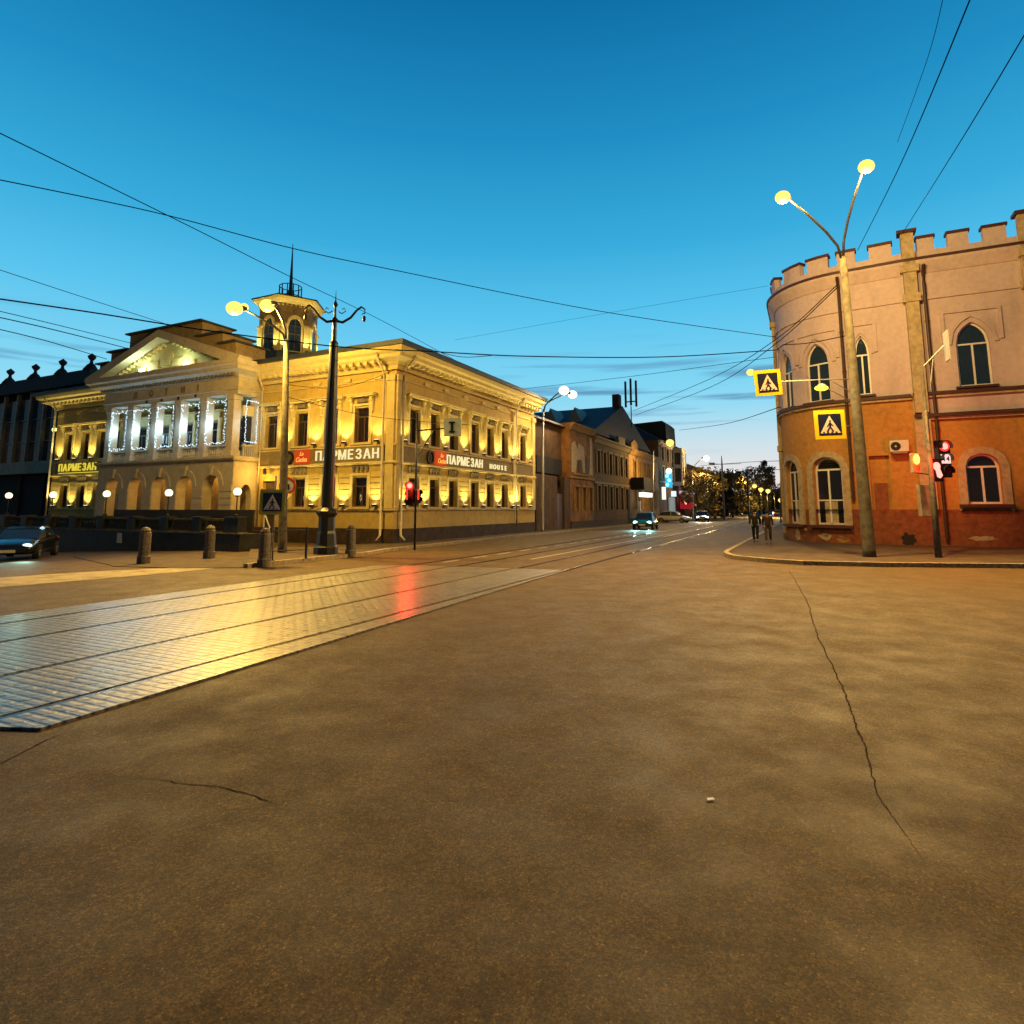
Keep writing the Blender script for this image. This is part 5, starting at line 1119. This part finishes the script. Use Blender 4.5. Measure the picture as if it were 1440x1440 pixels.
# ------------------------------------------------------------------ vehicles
def wheel(parent, x, y, r=.32):
    f = lambda a, z, d: (x+a, y+d, r+z)
    w = MB(); c = [(r*cos(k*pi/10), r*sin(k*pi/10)) for k in range(20)]; w.ring(f, c, [(a*.62, z*.62) for a, z in c], -.1, .1); w = w.build('wheel', M_rubber, parent)
    m = MB(); m.prism(f, [(a*.61, z*.61) for a, z in c], -.06, .06)
    for k in range(5): m.box(lambda a, z, d: f(a*cos(k*1.257)-z*sin(k*1.257), a*sin(k*1.257)+z*cos(k*1.257), d), -.03, .03, .03, r*.6, -.09, .09)
    m.build('rim', M_steel, w)
def car(loc, heading, paint, label, headm=None, tailm=None, L_=4.3, Wd=1.76, H=1.46, group='cars in the street', hl=None, glass=None):
    o = root('parked_car' if headm is None else 'car', loc, atan2(heading[1], heading[0]), label, 'car', group)
    h = L_/2; w = Wd/2
    st = [(-h, .80, .45, .78), (-h+.12, .92, .32, .93), (-h+.6, .98, .24, 1.0), (-.75, 1, .2, .97), (.6, 1, .2, .93), (h-.9, .98, .22, .88), (h-.3, .93, .25, .74), (h-.05, .85, .32, .64), (h, .72, .4, .56)]
    vs = []; K = 10
    for x, ws, zb, zt in st:
        ww_ = w*ws
        vs += [(x, y, z) for y, z in ((-ww_*.8, zb), (-ww_*.97, zb+.1), (-ww_, (zb+zt)/2), (-ww_*.96, zt-.1), (-ww_*.78, zt), (ww_*.78, zt), (ww_*.96, zt-.1), (ww_, (zb+zt)/2), (ww_*.97, zb+.1), (ww_*.8, zb))]
    n = len(st); m = MB().add(vs, [(i*K+j, i*K+(j+1) % K, (i+1)*K+(j+1) % K, (i+1)*K+j) for i in range(n-1) for j in range(K)]+[tuple(range(K)), tuple((n-1)*K+j for j in range(K))])
    b = m.build('body', paint, o, smooth=True); q = b.modifiers.new('s', 'SUBSURF'); q.levels = q.render_levels = 1
    def hood(sts, name, mt, sm=True):
        vs = [(x, y, z) for x, w0, z0, w1, z1 in sts for y, z in ((-w0, z0), (-w1, z1), (w1, z1), (w0, z0))]
        n = len(sts); return MB().add(vs, [(i*4+j, i*4+j+1, i*4+5+j, i*4+4+j) for i in range(n-1) for j in range(3)]+[(0, 1, 2, 3), (4*n-4, 4*n-3, 4*n-2, 4*n-1)]).build(name, mt, o)
    zb = .9; gl_ = glass or M_glassb
    hood([(-h+.35, w*.86, zb, w*.8, zb+.02), (-h+.95, w*.9, zb, w*.7, H-.07), (-.1, w*.92, zb, w*.72, H-.03), (.35, w*.92, zb-.02, w*.7, H-.09), (1.15, w*.86, zb-.06, w*.8, zb-.03)], 'glasshouse', gl_)
    hood([(-h+.85, w*.74, H-.13, w*.6, H-.05), (-h+1.2, w*.76, H-.09, w*.62, H), (-.1, w*.76, H-.06, w*.62, H+.01), (.35, w*.74, H-.12, w*.62, H-.06)], 'roof', paint)
    for sg2 in (-1, 1):
        MB().tube([(-.12, sg2*w*.915, zb), (-.12, sg2*w*.73, H-.04)], .035, 5).build('pillar', paint, o)
        MB().ball((.75, sg2*(w+.08), .98), .1, 8, 6, (.6, .9, .7)).build('mirror', paint, o, smooth=True)
        MB().ball((h-.16, sg2*w*.66, .62), .15, 10, 8, (.6, 1.15, .6)).build('headlight', headm or M_white, o, smooth=True)
        MB().ball((-h+.1, sg2*w*.72, .78), .13, 8, 6, (.4, 1.1, .7)).build('tail_light', tailm or M_red, o, smooth=True)
    for x in (-h+.8, h-.82):
        for sg2 in (-1, 1): wheel(o, x, sg2*(w-.09))
    MB().box(lambda a, z, d: (h-.06+d, a, z), -.55, .55, .36, .5, 0, .07).build('grille', M_iron, o); MB().box(lambda a, z, d: (h+.0+d, a, z), -.26, .26, .36, .47, .012, .03).build('number_plate', M_white, o)
    if hl:
        for sg2 in (-1, 1): lamp('SPOT', 'headlight_beam', (h+.1, sg2*w*.66, .62), hl[0], hl[1], .08, o, (1, 0, -.12), 70, .8)
    return o
M_pblack = mat('black_car_paint', (.012, .014, .02), .15, .1, 3, 0, spec=.8); M_pflare = mat('flare_tinted_car_paint', (.01, .16, .18), .2, .1, 3, 0, spec=.8)  # the teal puts headlight flare into the body colour
M_pwhite = mat('white_car_paint', (.5, .5, .47), .25, .1, 3, 0); M_pgrey = mat('grey_car_paint', (.12, .12, .13), .25, .1, 3, 0)
car((-20.8, 26.2, gz(-20.8)), (.42, -.91), M_pblack, 'low black car in front of the terrace wall with its headlights on', emat('parked_headlight_glow', (.75, 1, .9), 1.6), hl=((.55, 1, .8), 160), H=1.32)
p = G(908, 744); car((p.x, p.y, 0), (-.36, -.93), M_pflare, 'car coloured teal to imitate headlight flare, with bright cyan headlights, coming down the street', E_headc, hl=((.35, 1, 1), 500), L_=4.0)
p = G(948, 735); car((p.x, p.y, 0), (.8, -.6), M_pwhite, 'white car parked below the bright shop signs')
p = G(988, 733.5); car((p.x, p.y, 0), (-.3, -.95), M_pgrey, 'car with glaring warm headlights beyond the white parked car', E_head, hl=((1, .85, .55), 700))
p = G(1020, 727); car((p.x, p.y, 0), (-.2, -.98), M_pwhite, 'small pale car parked under the dark trees')
p = G(1066, 724); car((p.x, p.y, 0), (-.4, -.9), M_pgrey, 'distant car with white headlights seen above the taller walker', E_head, hl=((1, .9, .7), 800))
p = G(1084, 724); car((p.x, p.y, 0), (-.4, -.9), M_pwhite, 'distant white car with headlights seen above the second walker', E_head, hl=((1, .9, .7), 800))
p = G(1100, 726); car((p.x-1, p.y, 0), (.4, .9), M_pgrey, 'distant car seen from behind with red tail lights, next to the castellated building', M_white, E_tail)

# ------------------------------------------------------------------ two walkers
M_skin = mat('skin', (.35, .2, .13), .6, .05, 8, 0); M_cloth1 = mat('black_coat', (.010, .010, .012), .9, .2, 20, .2); M_cloth2 = mat('dark_brown_coat', (.04, .02, .012), .9, .2, 20, .2)
M_trou = mat('black_trousers', (.008, .008, .01), .9, .2, 20, .1); M_trou2 = mat('brown_trousers', (.07, .045, .03), .9, .2, 20, .1); M_hair = mat('dark_hair', (.012, .008, .006), .7, .2, 40, .3); M_shoe = mat('pale_shoes', (.2, .17, .14), .6, .1, 9, 0)
def skin(name, verts, edges, mt, parent, rootv=0, sub=2):
    me = bpy.data.meshes.new(name); me.from_pydata([v[:3] for v in verts], edges, []); o = bpy.data.objects.new(name, me); COL.objects.link(o)
    q = o.modifiers.new('s', 'SKIN'); 
    if not me.skin_vertices: me.skin_vertices.new() if hasattr(me.skin_vertices, 'new') else None
    bpy.context.view_layer.update()
    for i, v in enumerate(verts):
        sv = me.skin_vertices[0].data[i]; r = v[3]; sv.radius = (r, r) if not isinstance(r, tuple) else r; sv.use_root = i == rootv
    s_ = o.modifiers.new('u', 'SUBSURF'); s_.levels = s_.render_levels = sub
    m2 = bpy.data.meshes.new_from_object(o.evaluated_get(bpy.context.evaluated_depsgraph_get())); m2.materials.clear(); m2.materials.append(mt)
    m2.polygons.foreach_set('use_smooth', [True]*len(m2.polygons)); m2.name = name
    bpy.data.objects.remove(o); o = bpy.data.objects.new(name, m2); COL.objects.link(o); o.parent = parent; return o
def person(loc, heading, H, coat, trou, label, ph=1, bag=False):
    o = root('person', loc, atan2(heading[1], heading[0])-pi/2, label, 'person'); k = H/1.75
    # faces +y; mid-stride
    J = dict(pel=(0, 0, .95), ch=(0, .0, 1.28), nk=(0, .0, 1.47), hd=(0, .02, 1.62), hip=.10, sh=.19)
    kl = [(-.1, .10*ph, .50), (.1, -.05*ph, .50)]; an = [(-.1, .22*ph, .09), (.1, -.26*ph, .13)]
    el = [(-.25, -.10*ph, 1.14), (.25, .08*ph, 1.14)]; wr = [(-.24, -.13*ph, .90), (.24, .20*ph, .92)]
    def V(p, r): return (p[0]*k, p[1]*k, p[2]*k, r*k if not isinstance(r, tuple) else (r[0]*k, r[1]*k))
    vs = [V(J['pel'], .09), V(J['ch'], .11), V(J['nk'], .055), V((0, .01, 1.56), .075), V((0, .01, 1.68), .085)]; es = [(0, 1), (1, 2), (2, 3), (3, 4)]
    for s_ in (0, 1):
        q = (-1, 1)[s_]; b0_ = len(vs)
        vs += [V((q*.1, 0, .88), .085), V(kl[s_], .058), V(an[s_], .04), V((an[s_][0], an[s_][1]+.15, .04), .032)]; es += [(0, b0_), (b0_, b0_+1), (b0_+1, b0_+2), (b0_+2, b0_+3)]
        b0_ = len(vs); vs += [V((q*.19, 0, 1.40), .06), V(el[s_], .042), V(wr[s_], .03), V((wr[s_][0], wr[s_][1]+.02, .82), .032)]; es += [(1, b0_), (b0_, b0_+1), (b0_+1, b0_+2), (b0_+2, b0_+3)]
        for fi in range(4):       # fingers
            b1_ = len(vs); vs += [V((wr[s_][0], wr[s_][1]+.045-.022*fi, .765), .009), V((wr[s_][0]-q*.012, wr[s_][1]+.05-.022*fi, .735), .008)]; es += [(b0_+3, b1_), (b1_, b1_+1)]
    vs.append(V((0, .105, 1.60), .014)); es.append((3, len(vs)-1))
    for q in (-1, 1): vs.append(V((q*.085, .0, 1.61), .014)); es.append((3, len(vs)-1))
    skin('body', vs, es, M_skin, o)
    vs = [V((0, 0, .80), .19), V((0, 0, 1.1), .15), V((0, 0, 1.32), .165), V((0, 0, 1.45), .08)]; es = [(0, 1), (1, 2), (2, 3)]
    for s_ in (0, 1):
        q = (-1, 1)[s_]; b0_ = len(vs); vs += [V((q*.19, 0, 1.38), .075), V(el[s_], .062), V((wr[s_][0], wr[s_][1], .93), .05)]; es += [(2, b0_), (b0_, b0_+1), (b0_+1, b0_+2)]
    skin('jacket', vs, es, coat, o)
    vs = [V((0, 0, .93), .13)]; es = []
    for s_ in (0, 1):
        q = (-1, 1)[s_]; b0_ = len(vs); vs += [V((q*.1, 0, .82), .10), V(kl[s_], .078), V((an[s_][0], an[s_][1], an[s_][2]+.04), .065)]; es += [(0, b0_), (b0_, b0_+1), (b0_+1, b0_+2)]
    skin('trousers', vs, es, trou, o)
    for s_ in (0, 1):
        a_ = an[s_]; z_ = .05 if s_ == 0 else .09
        MB().ball((a_[0]*k, (a_[1]+.06)*k, z_*k), .14*k, 10, 8, (.38, 1.05, .36)).build('shoe', M_shoe, o, smooth=True)
    MB().ball((0, -.012*k, 1.665*k), .108*k, 12, 10, (.93, 1.02, 1.0)).build('hair', M_hair, o, smooth=True)
    return o
p = G(1063, 762.5, .12); person(p, (.44, .9), 1.66, M_cloth1, M_trou, 'person in a black coat and trousers walking away along the pavement, nearer the kerb', 1)
p = G(1081, 764, .12); person(p, (.44, .9), 1.60, M_cloth2, M_trou2, 'person in a dark brown coat walking away, close to the castellated building', -1)

# ------------------------------------------------------------------ overhead wires
M_wire = mat('black_wire', (.003, .004, .006), 1, 0, 5, 0, spec=0)
def wire(pts, r, label, n=18):
    """through world points, smoothed"""
    pts = [Vector(p) for p in pts]
    q = []
    if len(pts) == 2:
        sag = (pts[1]-pts[0]).length*.012
        q = [pts[0].lerp(pts[1], i/n)-Vector((0, 0, 4*sag*(i/n)*(1-i/n))) for i in range(n+1)]
    else:
        for i in range(len(pts)-1):
            p0, p1, p2, p3 = pts[max(0, i-1)], pts[i], pts[i+1], pts[min(len(pts)-1, i+2)]
            for j in range(8):
                t = j/8; q.append(.5*((2*p1)+(p2-p0)*t+(2*p0-5*p1+4*p2-p3)*t*t+(3*p1-p0-3*p2+p3)*t**3))
        q.append(pts[-1])
    o = MB().tube(q, r, 5).build('overhead_wire', M_wire); return tag(o, label, 'wire', 'overhead wires')
def wp(*a): return [P(x, y, Y) for x, y, Y in a]
wire(wp((-60, 158, 12), (250, 310, 17), (410, 390, 22), (560, 463, 32), (740, 562, 48)), .014, 'wire descending steeply past the spire to the far end of the restaurant')
wire(wp((-60, 241, 14), (215, 298, 17), (410, 349, 19), (560, 381, 21), (840, 437, 25), (1090, 474, 28)), .016, 'long wire crossing the whole sky above the spire to the castellated building')
wire(wp((-60, 360, 16), (120, 419, 19), (250, 461, 23)), .011, 'thin wire running down from the sky to the portico pediment')
wire(wp((-60, 412, 16), (120, 438, 18), (300, 466, 20), (480, 488, 22), (600, 494, 24), (740, 501, 25), (930, 502, 26.5), (1095, 492, 28)), .024, 'thick sagging cable spanning the street at roof height')
wire(wp((600, 490, 24.3), (650, 502, 24.6), (700, 499, 24.9)), .014, 'short loose loop hanging below the thick cable')
wire(wp((-60, 424, 16), (60, 452, 18), (190, 484, 24)), .012, 'upper wire of the bundle reaching the pediment')
wire(wp((-60, 434, 16.2), (60, 460, 18), (176, 489, 24)), .016, 'middle wire of the bundle reaching the pediment')
wire(wp((-60, 450, 16.4), (60, 478, 18), (150, 505, 24)), .014, 'lowest wire of the bundle reaching the pediment')
wire(wp((1372, -20, 8), (1300, 155, 12), (1255, 255, 16), (1206, 352, 23)), .012, 'wire dropping steeply from the upper edge to the concrete lamp post')
wire(wp((1452, 30, 9), (1350, 200, 14), (1268, 330, 25)), .012, 'wire dropping to the buttress of the castellated building')
wire(wp((1330, -20, 9), (1305, 80, 11), (1262, 200, 15)), .006, 'faint thin wire high above the concrete lamp post')
wire(wp((1178, 400, 22.7), (1090, 478, 30), (1000, 532, 42), (890, 578, 60)), .02, 'upper of two slanting wires from the concrete lamp post to the antenna roof')
wire(wp((1178, 404, 22.7), (1085, 488, 30), (1000, 544, 42), (893, 584, 60)), .02, 'lower of two slanting wires from the concrete lamp post to the antenna roof')
wire(wp((735, 547, 46), (890, 529, 36), (1090, 502, 28)), .014, 'thin wire from the roof end of the restaurant to the castellated building')
wire(wp((640, 478, 60), (850, 441, 55), (1080, 402, 50)), .012, 'faint wire rising towards the battlements')
wire(wp((955, 605, 76), (1020, 596, 50), (1098, 572, 30)), .022, 'wire from the shop building roof to the rounded corner')
wire(wp((1100, 485, 28), (1140, 482, 26), (1200, 470, 22.8)), .02, 'cable looping from the rounded corner to the concrete lamp post')
wire(wp((985, 655, 95), (1050, 650, 80), (1100, 648, 60)), .03, 'upper distant wire above the tree tops')
wire(wp((990, 664, 105), (1050, 662, 90), (1105, 660, 60)), .03, 'lower distant wire above the tree tops')
wire(wp((395, 540, 25.1), (480, 545, 26), (556, 520, 29.8)), .012, 'upper wire between the concrete post and the restaurant corner')
wire(wp((396, 556, 25.1), (470, 575, 26), (560, 590, 29.6), (700, 600, 40)), .012, 'lower wire running along the restaurant from the concrete post')
scp = tag(MB().poly([(0, 0), (.05, .01), (.045, .035), (.005, .03)], .012).build('paper_scrap', M_white, loc=G(995, 1128)), 'tiny white scrap of paper on the bare asphalt', 'litter')
